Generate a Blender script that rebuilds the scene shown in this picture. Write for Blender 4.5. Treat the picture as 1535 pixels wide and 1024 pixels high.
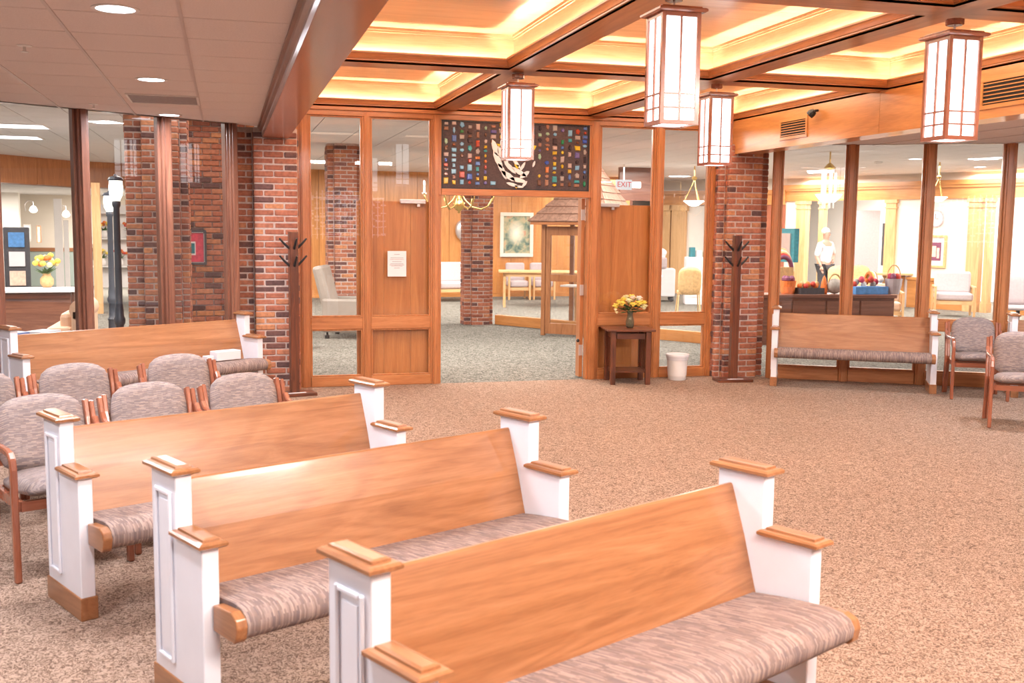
import bpy, bmesh, math, random
from mathutils import Vector, Matrix
random.seed(7)
for o in list(bpy.data.objects): bpy.data.objects.remove(o)
C = bpy.context.scene.collection
PI = math.pi
R = math.radians

# ------------------------------------------------------------------ camera
CH = 1.68
F, YAW, PIT, ROL = 1565.7, 0.26755, 0.107794, -0.011032
fw = Vector((math.sin(YAW)*math.cos(PIT), math.cos(YAW)*math.cos(PIT), -math.sin(PIT)))
rt0 = Vector((math.cos(YAW), -math.sin(YAW), 0)); dn0 = fw.cross(rt0)
rt = math.cos(ROL)*rt0 + math.sin(ROL)*dn0
dn = -math.sin(ROL)*rt0 + math.cos(ROL)*dn0
cd = bpy.data.cameras.new('camera'); cam = bpy.data.objects.new('camera', cd); C.objects.link(cam)
cd.sensor_width = 36; cd.lens = F/1535*36; cd.dof.use_dof = True; cd.dof.focus_distance = 9.0; cd.dof.aperture_fstop = 4.5; cd.clip_start = 0.05; cd.clip_end = 200
m = Matrix.Identity(4)
for i in range(3):
    m[i][0] = rt[i]; m[i][1] = -dn[i]; m[i][2] = -fw[i]
m.translation = (0, 0, CH)
cam.matrix_world = m
bpy.context.scene.camera = cam

def ray(x, y):
    return rt*((x-767.5)/F) + dn*((y-512)/F) + fw
def atz(x, y, z):            # world point seen at a picture position, on a level plane
    v = ray(x, y); t = (z-CH)/v.z
    return Vector((v.x*t, v.y*t, z))
def aty(x, y, Y):            # the same on a plane of constant Y
    v = ray(x, y); t = Y/v.y
    return Vector((v.x*t, Y, CH+v.z*t))

# ------------------------------------------------------------------ world, lights, exposure
sc = bpy.context.scene
sc.view_settings.view_transform = 'Standard'; sc.view_settings.look = 'None'
sc.view_settings.exposure = 0.1; sc.view_settings.gamma = 1.0
sc.view_settings.use_curve_mapping = False
w = bpy.data.worlds.new('world'); sc.world = w; w.use_nodes = True
w.node_tree.nodes['Background'].inputs[0].default_value = (0.93, 0.93, 1.0, 1)
w.node_tree.nodes['Background'].inputs[1].default_value = 0.8

def area(name, loc, size, power, col=(1, .95, .9), rot=(0, 0, 0), size_y=None):
    l = bpy.data.lights.new(name, 'AREA'); l.energy = power; l.color = col; l.size = size
    if size_y: l.shape = 'RECTANGLE'; l.size_y = size_y
    o = bpy.data.objects.new(name, l); o.location = loc; o.rotation_euler = rot; C.objects.link(o)
    return o
WARM = (1, .80, .62); COOL = (.93, .94, 1.0); NEU = (1, .93, .86)
# main hall: the coffers, then the low ceilings left and right
for (x, y) in ((1.4, 9.6), (3.1, 9.6), (4.8, 9.6), (1.4, 6.6), (3.1, 6.6), (4.8, 6.6), (1.4, 3.6), (3.1, 3.6), (4.8, 3.6), (1.4, .6), (3.1, .6), (4.8, .6)):
    area('coffer_bounce_light', (x, y, 3.10), 1.2, 30 if y > 8 else (30 if y > 6 else (5 if y > 2 else 2)), WARM, size_y=2.2)
for (x, y) in ((-.46, 5.14), (-.46, 7.52), (-.46, 9.5), (-.46, 2.8), (-2.2, 6.4), (-2.2, 4), (-2.2, 1.5)):
    area('downlight_light', (x, y, 2.61), .25, 48, COOL)
for (x, y) in ((7.2, 7.8), (7.6, 5.2), (7.2, 2.5)):
    area('downlight_light', (x, y, 2.61), .3, 60, COOL)
# added frontal fill, no real fixtures: hidden in the coffers, aimed at the entrance
for x, p in ((1.4, 120), (3.1, 120), (4.8, 120)):
    area('entrance_fill_light', (x, .75, 3.03), 1.1, p, (1, .93, .88), (R(52), 0, 0), .25)

# unseen area lights added to brighten the rooms behind the glass
for (x, y, z, p) in ((-3.5, 14, 2.93, 170), (-.2, 12.0, 2.9, 14), (-2.2, 11.6, 2.9, 40), (0, 14.5, 2.93, 150), (3.0, 13.2, 2.93, 170), (6.8, 14.5, 2.93, 170), (-4, 19, 2.93, 200), (0, 20, 2.93, 170), (4, 22, 2.93, 230), (8, 19, 2.93, 240), (12, 13, 2.93, 200), (12, 18, 2.93, 240), (16, 12, 2.93, 200), (9, 24.5, 2.93, 150), (-6, 27, 2.38, 130), (-3, 27.5, 2.38, 230), (-8, 24, 2.38, 200), (16, 18, 2.93, 250), (13, 22, 2.93, 200), (5.5, 18.5, 2.93, 130)):
    area('room_fill_light', (x, y, z), 2.4 if z > 2.91 else 1.4, p*1.2, NEU)

# ------------------------------------------------------------------ materials
M = {}
def nt(name, rough=.5, spec=.5, coat=0, metal=0):
    m = bpy.data.materials.new(name); m.use_nodes = True; t = m.node_tree
    b = t.nodes['Principled BSDF']
    b.inputs['Roughness'].default_value = rough
    b.inputs['Specular IOR Level'].default_value = spec
    b.inputs['Coat Weight'].default_value = coat
    b.inputs['Coat Roughness'].default_value = .12
    b.inputs['Metallic'].default_value = metal
    M[name] = m
    return m, t, b
def N(t, kind, **kw):
    n = t.nodes.new(kind)
    for k, v in kw.items():
        if k in n.inputs: n.inputs[k].default_value = v
        else: setattr(n, k, v)
    return n
def ramp(t, fac, stops):
    r = t.nodes.new('ShaderNodeValToRGB'); e = r.color_ramp.elements
    while len(e) < len(stops): e.new(.5)
    for i, (p, c) in enumerate(stops):
        e[i].position = p; e[i].color = (*c, 1)
    t.links.new(fac, r.inputs[0]); return r.outputs[0]
def coords(t, scale=(1, 1, 1), kind='Object', rand=True):
    tc = N(t, 'ShaderNodeTexCoord'); mp = N(t, 'ShaderNodeMapping'); mp.inputs['Scale'].default_value = scale
    t.links.new(tc.outputs[kind], mp.inputs['Vector'])
    if rand:
        oi = N(t, 'ShaderNodeObjectInfo'); ml = N(t, 'ShaderNodeMath', operation='MULTIPLY'); ml.inputs[1].default_value = 7.3
        t.links.new(oi.outputs['Random'], ml.inputs[0]); t.links.new(ml.outputs[0], mp.inputs['Location'])
    return mp.outputs[0]
def bump(t, b, h, strength=.2, dist=.01):
    bp = N(t, 'ShaderNodeBump', Strength=strength, Distance=dist)
    t.links.new(h, bp.inputs['Height']); t.links.new(bp.outputs[0], b.inputs['Normal'])
def plain(name, col, rough=.5, spec=.5, coat=0, metal=0, var=.06, vs=8):
    m, t, b = nt(name, rough, spec, coat, metal)
    n = N(t, 'ShaderNodeTexNoise', Scale=vs, Detail=3)
    t.links.new(coords(t), n.inputs['Vector'])
    a = tuple(max(0, c*(1-var)) for c in col); z = tuple(min(1, c*(1+var)) for c in col)
    t.links.new(ramp(t, n.outputs['Fac'], [(.3, a), (.7, z)]), b.inputs['Base Color'])
    return m
def wood(name, a, bcol, c3, axis='x', rough=.3, coat=.35, scale=1.0, contrast=1.0):
    m, t, b = nt(name, rough, .5, coat)
    s = {'x': (.35, 5, 5), 'y': (5, .35, 5), 'z': (5, 5, .35)}[axis]
    s = tuple(v*scale for v in s)
    v = coords(t, s)
    n0 = N(t, 'ShaderNodeTexNoise', Scale=1.3, Detail=2, Distortion=1.2); t.links.new(v, n0.inputs['Vector'])
    ad = N(t, 'ShaderNodeVectorMath', operation='MULTIPLY_ADD'); ad.inputs[1].default_value = (2.2, 2.2, 2.2)
    t.links.new(n0.outputs['Color'], ad.inputs[0]); t.links.new(v, ad.inputs[2])
    n1 = N(t, 'ShaderNodeTexNoise', Scale=2.2, Detail=5, Roughness=.6, Distortion=.6); t.links.new(ad.outputs[0], n1.inputs['Vector'])
    d = .24*contrast
    col = ramp(t, n1.outputs['Fac'], [(.5-d, a), (.5, bcol), (.5+d, c3)])
    vc = coords(t, tuple(q*(.9 if q > 1 else 1.6) for q in s)); n3 = N(t, 'ShaderNodeTexNoise', Scale=.55, Detail=1.5, Distortion=.5); t.links.new(vc, n3.inputs['Vector'])
    m3 = N(t, 'ShaderNodeMath', operation='MULTIPLY'); m3.inputs[1].default_value = 75; t.links.new(n3.outputs['Fac'], m3.inputs[0])
    s3 = N(t, 'ShaderNodeMath', operation='SINE'); t.links.new(m3.outputs[0], s3.inputs[0])
    m4 = N(t, 'ShaderNodeMath', operation='MULTIPLY_ADD'); m4.inputs[1].default_value = .5; m4.inputs[2].default_value = .5; t.links.new(s3.outputs[0], m4.inputs[0])
    mg_ = N(t, 'ShaderNodeMix', data_type='RGBA', blend_type='MULTIPLY'); mg_.inputs['Factor'].default_value = .22*contrast
    t.links.new(col, mg_.inputs['A']); t.links.new(ramp(t, m4.outputs[0], [(0, (.55, .45, .38)), (.5, (1, 1, 1))]), mg_.inputs['B']); col = mg_.outputs['Result']
    n2 = N(t, 'ShaderNodeTexNoise', Scale=38, Detail=2); t.links.new(v, n2.inputs['Vector'])
    mx = N(t, 'ShaderNodeMix', data_type='RGBA', blend_type='MULTIPLY'); mx.inputs['Factor'].default_value = .25
    t.links.new(col, mx.inputs['A']); t.links.new(ramp(t, n2.outputs['Fac'], [(.35, (.6, .55, .5)), (.6, (1, 1, 1))]), mx.inputs['B'])
    t.links.new(mx.outputs['Result'], b.inputs['Base Color'])
    return m
def emis(name, col, st):
    m = bpy.data.materials.new(name); m.use_nodes = True; t = m.node_tree; t.nodes.clear()
    e = N(t, 'ShaderNodeEmission'); e.inputs[0].default_value = (*col, 1); e.inputs[1].default_value = st
    o = N(t, 'ShaderNodeOutputMaterial'); t.links.new(e.outputs[0], o.inputs[0]); M[name] = m
    return m
def glass(name, tint=(1, 1, 1), ior=1.5):
    m = bpy.data.materials.new(name); m.use_nodes = True; t = m.node_tree; t.nodes.clear()
    tr = N(t, 'ShaderNodeBsdfTransparent'); tr.inputs[0].default_value = (*tint, 1)
    gl = N(t, 'ShaderNodeBsdfGlossy'); gl.inputs['Roughness'].default_value = 0.0
    fr = N(t, 'ShaderNodeFresnel'); fr.inputs[0].default_value = ior
    mx = N(t, 'ShaderNodeMixShader'); o = N(t, 'ShaderNodeOutputMaterial')
    ge = N(t, 'ShaderNodeNewGeometry'); iv = N(t, 'ShaderNodeMath', operation='SUBTRACT'); iv.inputs[0].default_value = 1.0; t.links.new(ge.outputs['Backfacing'], iv.inputs[1])
    f2_ = N(t, 'ShaderNodeMath', operation='MULTIPLY'); t.links.new(fr.outputs[0], f2_.inputs[0]); t.links.new(iv.outputs[0], f2_.inputs[1])
    f3_ = N(t, 'ShaderNodeMath', operation='MULTIPLY', use_clamp=True); f3_.inputs[1].default_value = 1.7; t.links.new(f2_.outputs[0], f3_.inputs[0])
    t.links.new(f3_.outputs[0], mx.inputs[0]); t.links.new(tr.outputs[0], mx.inputs[1]); t.links.new(gl.outputs[0], mx.inputs[2])
    t.links.new(mx.outputs[0], o.inputs[0]); M[name] = m
    return m
HON = ((.245, .094, .035), (.35, .145, .058), (.46, .21, .095))
for ax in 'xyz':
    wood('honey_'+ax, *HON, ax, .30, .35, contrast=1.2)
    wood('cherry_'+ax, (.36, .125, .04), (.48, .18, .06), (.58, .24, .09), ax, .34, .3)
    wood('maple_'+ax, (.50, .20, .055), (.60, .26, .08), (.68, .32, .11), ax, .3, .35, .6)
    wood('cove_'+ax, (.66, .46, .27), (.74, .54, .34), (.80, .60, .40), ax, .3, .3, .6)
    wood('door_'+ax, (.40, .135, .034), (.52, .195, .052), (.60, .25, .075), ax, .35, .2, .5)
    wood('dark_'+ax, (.06, .017, .010), (.12, .034, .016), (.21, .06, .024), ax, .3, .3)  # invisible fill, added so the pale wall behind the openings reads bright
    wood('brownpost_'+ax, (.15, .060, .040), (.22, .088, .055), (.32, .14, .085), ax, .35, .3)
    wood('redwood_'+ax, (.26, .080, .042), (.34, .11, .058), (.42, .15, .08), ax, .25, .4)
    wood('blond_'+ax, (.60, .34, .15), (.70, .42, .20), (.76, .50, .26), ax, .4, .1)
plain('white_paint', (.80, .79, .84), .35, .5, var=.02)
plain('cream_wall', (.80, .72, .62), .7, var=.03, vs=2)
plain('pale_wall', (.80, .76, .70), .7, var=.02, vs=2)
plain('green_wall', (.35, .42, .38), .7, var=.03, vs=2)
plain('black_metal', (.015, .015, .018), .35, var=.1)
plain('lamp_metal', (.045, .055, .075), .4, var=.1)
plain('steel', (.62, .56, .55), .3, metal=.6, var=.05)
plain('brass', (.70, .48, .18), .25, metal=.9, var=.05)
plain('mortar', (.50, .39, .35), .9, var=.15, vs=30)
plain('shingle', (.30, .17, .12), .8, var=.25, vs=20)
plain('white_plastic', (.80, .76, .73), .35, var=.02)
plain('tan_leather', (.62, .40, .27), .5, var=.06)
plain('cream_leather', (.30, .26, .225), .5, var=.06)
plain('paper', (.74, .71, .73), .7, var=.02)
plain('grey_fabric', (.47, .40, .41), .8, var=.06, vs=30)
plain('leaf', (.06, .13, .04), .5, var=.4, vs=20)
plain('trunk_dark', (.02, .02, .02), .6)
plain('skin', (.55, .33, .25), .5, var=.04)
plain('slot_black', (.01, .008, .008), .8)
plain('vent_grey', (.30, .26, .26), .6, var=.15, vs=60)
plain('tbar', (.60, .50, .47), .4, var=.02)
plain('magazine_blue', (.16, .22, .42), .4, var=.2, vs=5)
plain('screen', (.10, .25, .30), .3)
for nm, c in dict(yellow=(.85, .62, .10), pale_yellow=(.86, .76, .42), peach=(.88, .62, .48), white_f=(.85, .82, .76), red=(.55, .05, .03), orange=(.80, .20, .04), magenta=(.62, .07, .12), teal=(.03, .20, .24), blue=(.08, .25, .55), zebra=(.40, .36, .32), purple=(.22, .06, .12), charcoal=(.06, .06, .07), straw=(.62, .40, .18)).items():
    plain(nm, c, .6, var=.18, vs=25)
# ceiling tile
m, t, b = nt('ceiling_tile', .9, .2)
n = N(t, 'ShaderNodeTexNoise', Scale=160, Detail=3); t.links.new(coords(t), n.inputs['Vector'])
t.links.new(ramp(t, n.outputs['Fac'], [(.3, (.70, .60, .57)), (.6, (.78, .68, .64))]), b.inputs['Base Color'])
m, t, b = nt('far_tile', .9, .2)
n = N(t, 'ShaderNodeTexNoise', Scale=120, Detail=2); t.links.new(coords(t), n.inputs['Vector'])
t.links.new(ramp(t, n.outputs['Fac'], [(.3, (.74, .70, .70)), (.6, (.80, .77, .77))]), b.inputs['Base Color'])
# carpets: meandering loop pile
def carpet(name, lo, mid, hi, sc_=1.0):
    m, t, b = nt(name, .95, .1)
    v = coords(t, rand=False)
    n = N(t, 'ShaderNodeTexNoise', Scale=34*sc_, Detail=2, Distortion=1.6); t.links.new(v, n.inputs['Vector'])
    ml = N(t, 'ShaderNodeMath', operation='MULTIPLY'); ml.inputs[1].default_value = 26
    t.links.new(n.outputs['Fac'], ml.inputs[0])
    sn = N(t, 'ShaderNodeMath', operation='SINE'); t.links.new(ml.outputs[0], sn.inputs[0])
    ma = N(t, 'ShaderNodeMath', operation='MULTIPLY_ADD'); ma.inputs[1].default_value = .5; ma.inputs[2].default_value = .5
    t.links.new(sn.outputs[0], ma.inputs[0])
    n2 = N(t, 'ShaderNodeTexNoise', Scale=.7, Detail=3); t.links.new(v, n2.inputs['Vector'])
    col = ramp(t, ma.outputs[0], [(.1, lo), (.45, mid), (.85, hi)])
    mx = N(t, 'ShaderNodeMix', data_type='RGBA', blend_type='MULTIPLY'); mx.inputs['Factor'].default_value = 1
    t.links.new(col, mx.inputs['A']); t.links.new(ramp(t, n2.outputs['Fac'], [(.3, (.92, .92, .92)), (.7, (1, 1, 1))]), mx.inputs['B'])
    t.links.new(mx.outputs['Result'], b.inputs['Base Color'])
    bump(t, b, ma.outputs[0], .35, .006)
carpet('carpet_tan', (.14, .088, .062), (.315, .213, .158), (.43, .305, .235))
carpet('carpet_grey', (.07, .066, .056), (.165, .155, .132), (.28, .265, .232), .5)
# brick: colour differs brick by brick
def brickmat(name, per_object=True):
    m, t, b = nt(name, .8, .3)
    if per_object:
        oi = N(t, 'ShaderNodeObjectInfo'); src = oi.outputs['Random']
    else:
        a = N(t, 'ShaderNodeAttribute', attribute_name='tone'); src = a.outputs['Fac']
    col = ramp(t, src, [(0, (.13, .07, .065)), (.15, (.17, .085, .075)), (.20, (.34, .12, .075)), (.5, (.42, .155, .095)), (.8, (.47, .19, .115)), (1, (.56, .25, .12))])
    n = N(t, 'ShaderNodeTexNoise', Scale=28, Detail=4); t.links.new(coords(t), n.inputs['Vector'])
    mx = N(t, 'ShaderNodeMix', data_type='RGBA', blend_type='MULTIPLY'); mx.inputs['Factor'].default_value = .8
    t.links.new(col, mx.inputs['A']); t.links.new(ramp(t, n.outputs['Fac'], [(.3, (.62, .62, .66)), (.65, (1.1, 1.1, 1.1))]), mx.inputs['B'])
    t.links.new(mx.outputs['Result'], b.inputs['Base Color'])
    bump(t, b, n.outputs['Fac'], .5, .004)
brickmat('brick'); brickmat('brick_joined', False)
# woven upholstery: short horizontal dashes in greys and mauve-browns
def weave(name, sx, sz, ax='xz', cols=((.25, .195, .18), (.33, .265, .25), (.205, .165, .17), (.40, .31, .265))):
    m, t, b = nt(name, .85, .2)
    v = coords(t, rand=False)
    sp = N(t, 'ShaderNodeSeparateXYZ'); cb = N(t, 'ShaderNodeCombineXYZ'); t.links.new(v, sp.inputs[0])
    ad = N(t, 'ShaderNodeMath', operation='ADD'); t.links.new(sp.outputs['Z'], ad.inputs[0]); t.links.new(sp.outputs['Y'], ad.inputs[1])
    if ax == 'xz': t.links.new(sp.outputs['X'], cb.inputs[0]); t.links.new(ad.outputs[0], cb.inputs[1])
    else: t.links.new(ad.outputs[0], cb.inputs[0]); t.links.new(sp.outputs['X'], cb.inputs[1])
    br = N(t, 'ShaderNodeTexBrick', Scale=1.0); br.inputs['Mortar Size'].default_value = .0003
    br.inputs['Brick Width'].default_value = sx; br.inputs['Row Height'].default_value = sz; br.inputs['Bias'].default_value = 0
    br.inputs['Color1'].default_value = (0, 0, 0, 1); br.inputs['Color2'].default_value = (1, 1, 1, 1); br.inputs['Mortar'].default_value = (.2, .2, .2, 1)
    br.offset = .37
    t.links.new(cb.outputs[0], br.inputs['Vector'])
    col = ramp(t, br.outputs['Color'], [(0, cols[2]), (.35, cols[0]), (.7, cols[1]), (1, cols[3])])
    t.links.new(col, b.inputs['Base Color'])
weave('weave_chair', .026, .0052)
weave('weave_pew', .055, .006, 'zx', ((.22, .155, .135), (.30, .22, .195), (.17, .125, .125), (.37, .275, .235)))
emis('pendant_glow', (1, .96, .97), 3.6)
emis('led_glow', (1, .82, .60), 165)
emis('downlight_glow', (.95, .93, 1), 8)
emis('troffer_glow', (1, .98, 1), 3)
emis('bulb_glow', (1, .95, .85), 4)
emis('daylight', (.97, .97, 1), 1.6)
emis('exit_glow', (.75, .05, .04), 1.0); emis('sign_face', (.95, .9, .88), .9)
glass('glass')
m, t, b = nt('vase_glass', .05); b.inputs['Base Color'].default_value = (.55, .52, .36, 1); b.inputs['Transmission Weight'].default_value = .85

# ------------------------------------------------------------------ mesh tools
class MB:
    def __init__(s): s.v = []; s.f = []
    def add(s, vs, fs):
        k = len(s.v); s.v += [tuple(v) for v in vs]; s.f += [tuple(i+k for i in f) for f in fs]; return s
    def box(s, x0, x1, y0, y1, z0, z1):
        return s.add([(x, y, z) for z in (z0, z1) for y in (y0, y1) for x in (x0, x1)],
                     [(0, 2, 3, 1), (4, 5, 7, 6), (0, 1, 5, 4), (2, 6, 7, 3), (0, 4, 6, 2), (1, 3, 7, 5)])
    def cbox(s, c, d, mat=None):
        q = MB().box(-d[0]/2, d[0]/2, -d[1]/2, d[1]/2, -d[2]/2, d[2]/2)
        vs = [Vector(v) for v in q.v]
        if mat: vs = [mat @ v for v in vs]
        return s.add([v+Vector(c) for v in vs], q.f)
    def prism(s, pts, a, b, axis='x'):
        n = len(pts)
        def P(p, h): return {'x': (h, p[0], p[1]), 'y': (p[0], h, p[1]), 'z': (p[0], p[1], h)}[axis]
        ar = sum(pts[i][0]*pts[(i+1) % n][1]-pts[(i+1) % n][0]*pts[i][1] for i in range(n))
        if (ar < 0) != (axis == 'y'): pts = pts[::-1]
        vs = [P(p, a) for p in pts]+[P(p, b) for p in pts]
        fs = [tuple(range(n))[::-1], tuple(range(n, 2*n))]+[(i, (i+1) % n, n+(i+1) % n, n+i) for i in range(n)]
        return s.add(vs, fs)
    def loops(s, rings, cap=True):
        n = len(rings[0]); vs = [p for r in rings for p in r]; fs = []
        for k in range(len(rings)-1):
            for i in range(n): fs.append((k*n+i, k*n+(i+1) % n, (k+1)*n+(i+1) % n, (k+1)*n+i))
        if cap: fs += [tuple(range(n))[::-1], tuple((len(rings)-1)*n+i for i in range(n))]
        return s.add(vs, fs)
    def lathe(s, prof, n=16, c=(0, 0, 0), cap=True):
        return s.loops([[(c[0]+r*math.cos(2*PI*i/n), c[1]+r*math.sin(2*PI*i/n), c[2]+z) for i in range(n)] for r, z in prof], cap)
    def tube(s, path, r, n=8):
        path = [Vector(p) for p in path]; rings = []
        for i, p in enumerate(path):
            d = (path[min(i+1, len(path)-1)]-path[max(i-1, 0)]).normalized()
            u = d.cross(Vector((0, 0, 1))) if abs(d.z) < .95 else d.cross(Vector((1, 0, 0)))
            u.normalize(); v = d.cross(u); rr = r[i] if isinstance(r, (list, tuple)) else r
            rings.append([p+(u*math.cos(-2*PI*k/n)+v*math.sin(-2*PI*k/n))*rr for k in range(n)])
        return s.loops(rings)
    def ellips(s, c, r, n=12, m=8, mat=None):
        rings = []
        for j in range(m+1):
            a = -PI/2+PI*j/m; cr = max(math.cos(a), .02)
            ring = [Vector((r[0]*cr*math.cos(2*PI*i/n), r[1]*cr*math.sin(2*PI*i/n), r[2]*math.sin(a))) for i in range(n)]
            if mat: ring = [mat @ v for v in ring]
            rings.append([v+Vector(c) for v in ring])
        return s.loops(rings)
    def me(s, name, mat):
        d = bpy.data.meshes.new(name); d.from_pydata(s.v, [], s.f); d.validate(); d.update()
        if mat: d.materials.append(M[mat])
        return d
    def build(s, name, mat, parent=None, bev=0, smooth=False, label=None, seg=2):
        o = bpy.data.objects.new(name, s.me(name, mat)); C.objects.link(o)
        if parent: o.parent = parent
        if bev:
            b = o.modifiers.new('bevel', 'BEVEL'); b.width = bev; b.segments = seg; b.limit_method = 'ANGLE'
        if smooth:
            for p in o.data.polygons: p.use_smooth = True
            if smooth == 'angle':
                o.data.set_sharp_from_angle(angle=R(40))
        if label: o['label'] = label
        return o
def tag(o, label=None, cat=None, group=None, kind=None):
    if label: o['label'] = label
    if cat: o['category'] = cat
    if group: o['group'] = group
    if kind: o['kind'] = kind
    return o
def root(name, label, cat, loc=(0, 0, 0), rz=0, group=None):
    o = bpy.data.objects.new(name, None); C.objects.link(o); o.location = loc; o.rotation_euler = (0, 0, rz)
    o.empty_display_size = .1
    return tag(o, label, cat, group)
def struct(name, loc=(0, 0, 0), rz=0, label=None):
    o = bpy.data.objects.new(name, None); C.objects.link(o); o.location = loc; o.rotation_euler = (0, 0, rz)
    return tag(o, label, kind='structure')
KIDS = {}
def kids(o): return [c for c in bpy.data.objects if c.parent == o]
def copy_tree(o, loc, rz, label, group=None):
    r = o.copy(); C.objects.link(r); r.location = loc; r.rotation_euler = (0, 0, rz); r['label'] = label
    if group: r['group'] = group
    for c in kids(o):
        d = c.copy(); C.objects.link(d); d.parent = r
        for g in kids(c):
            e = g.copy(); C.objects.link(e); e.parent = d
    return r
def inst(name, mesh, parent, loc, rz=0, scale=(1, 1, 1)):
    o = bpy.data.objects.new(name, mesh); C.objects.link(o); o.parent = parent
    o.location = loc; o.rotation_euler = (0, 0, rz); o.scale = scale
    return o
def clip(poly, a, b):      # keep what lies left of a->b
    out = []
    def side(p): return (b[0]-a[0])*(p[1]-a[1])-(b[1]-a[1])*(p[0]-a[0])
    for i, p in enumerate(poly):
        q = poly[(i+1) % len(poly)]; sp, sq = side(p), side(q)
        if sp >= 0: out.append(p)
        if (sp >= 0) != (sq >= 0):
            k = sp/(sp-sq); out.append((p[0]+(q[0]-p[0])*k, p[1]+(q[1]-p[1])*k))
    return out
def rrect(w, h, r, n=4):
    pts = []
    for cx, cy, a0 in ((w/2-r, h/2-r, 0), (-w/2+r, h/2-r, 90), (-w/2+r, -h/2+r, 180), (w/2-r, -h/2+r, 270)):
        for i in range(n+1):
            a = R(a0+90*i/n); pts.append((cx+r*math.cos(a), cy+r*math.sin(a)))
    return pts

# plan of the hall (metres; camera over the origin)
YF = 11.03                     # front wall
XL0, XL1, XR = .367, .617, 5.54   # left beam, right fascia
ZB, ZL, ZS = 2.907, 2.645, 2.54   # beam soffit, low ceiling, fascia bottom
ZC = 3.18                      # coffer panels
ZO = 3.0                       # ceilings of the rooms beyond the glass
LG0, LGD = Vector((.093, 10.51)), Vector((-.84, -.542))   # left glass wall, from the pillar towards the left
RG0, RGD = Vector((5.98, 10.80)), Vector((.867, -.499))   # right glass wall

# ------------------------------------------------------------------ floors
o = MB().prism([(-9, -6), (11, -6), (11, 8.0), (5.98, 10.9), (5.5, 11.03), (.7, 11.03), (.1, 10.6), (-9, 4.7)], -.05, 0, 'z').build('floor', 'carpet_tan')
tag(o, 'tan carpet with a fine meandering loop pattern', kind='structure')
o = MB().prism([(-9, 4.7), (.1, 10.6), (.7, 11.03), (5.5, 11.03), (5.98, 10.9), (11, 8.0), (24, 8), (24, 34), (-14, 34), (-14, 4.7)], -.05, 0, 'z').build('floor', 'carpet_grey')
tag(o, 'grey green carpet of the rooms beyond the glass', kind='structure')

# ------------------------------------------------------------------ tiled ceilings
def tiled(name, mat, z, x0, y0, nx, ny, s, clips, label, lim=290, bars=True, near=None):
    r = struct(name, (0, 0, 0), 0, label)
    full = MB().box(0, s-.012, 0, s-.009, 0, .012).me('ceiling_tile', mat)
    cells = [(x0+i*s, y0+j*s) for i in range(nx) for j in range(ny)]
    cells.sort(key=lambda c: (c[0]-3)**2+(c[1]-(near or 6))**2)
    rest = MB(); k = 0
    for (x, y) in cells:
        p = [(x, y), (x+s-.012, y), (x+s-.012, y+s-.009), (x, y+s-.009)]; q = p
        for a, b in clips:
            q = clip(q, a, b)
            if len(q) < 3: break
        if len(q) < 3: continue
        if k >= lim: rest.prism(q, z, z+.012, 'z'); continue
        k += 1
        if q == p: inst('ceiling_tile', full, r, (x, y, z))
        else: MB().prism(q, z, z+.012, 'z').build('ceiling_tile', mat, r)
    if rest.v: tag(rest.build('far_tiles', mat, r), kind='stuff')
    big = [(x0, y0), (x0+nx*s, y0), (x0+nx*s, y0+ny*s), (x0, y0+ny*s)]
    for a, b in clips: big = clip(big, a, b)
    MB().prism(big, z+.010, z+.04, 'z').build('ceiling_grid', 'vent_grey', r)
    if bars:
        for i in range(nx+1):
            x = x0+i*s-.014
            q = [(x, y0), (x+.016, y0), (x+.016, y0+ny*s), (x, y0+ny*s)]
            for a, b in clips: q = clip(q, a, b)
            if len(q) > 2: MB().prism(q, z-.006, z+.008, 'z').build('grid_bar', 'tbar', r)
    return r
lgfar = LG0+LGD*9
tiled('ceiling', 'ceiling_tile', ZL, XL0-.015-.568*15+.04, -4.4, 15, 27, .568,
      [((LG0.x, LG0.y), (lgfar.x, lgfar.y)), ((XL0, -9), (XL0, 20))], 'low tiled ceiling on the left of the hall')
rgfar = RG0+RGD*9
tiled('ceiling', 'ceiling_tile', ZL, 5.80, -4.4, 10, 27, .568,
      [((rgfar.x, rgfar.y), (RG0.x, RG0.y)), ((5.79, 20), (5.79, -9))], 'low tiled ceiling along the right of the hall')
# rooms beyond
def plain_ceiling():
    r = struct('ceiling', label='white tiled ceiling of the rooms beyond the glass')
    s = .6
    full = MB().box(0, s-.012, 0, s-.012, 0, .012).me('ceiling_tile', 'far_tile')
    cells = []
    for i in range(-20, 40):
        for j in range(8, 46):
            x, y = i*s, j*s
            cx, cy = x+s/2, y+s/2
            # outside the hall outline
            inhall = False
            if cy < 11.45:
                lx = (cy-LG0.y)/LGD.y*LGD.x+LG0.x; rx = (cy-RG0.y)/RGD.y*RGD.x+RG0.x
                if lx-.35 < cx < rx+.35: inhall = True
            if inhall: continue
            cells.append((x, y))
    cells.sort(key=lambda c: (c[0]-4)**2*1.0+(c[1]-13)**2)
    rest = MB()
    for k, (x, y) in enumerate(cells):
        if k < 290: inst('ceiling_tile', full, r, (x, y, ZO))
        else: rest.box(x, x+s-.012, y, y+s-.012, ZO, ZO+.012)
    tag(rest.build('far_tiles', 'far_tile', r), kind='stuff')
    MB().box(-14, 24, 4, 34, ZO+.33, ZO+.36).build('ceiling_deck', 'tbar', r)
    back = MB()
    for (x, y) in cells: back.box(x-.012, x+s, y-.012, y+s, ZO+.008, ZO+.02)
    tag(back.build('ceiling_grid', 'tbar', r), kind='stuff')
plain_ceiling()

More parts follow.
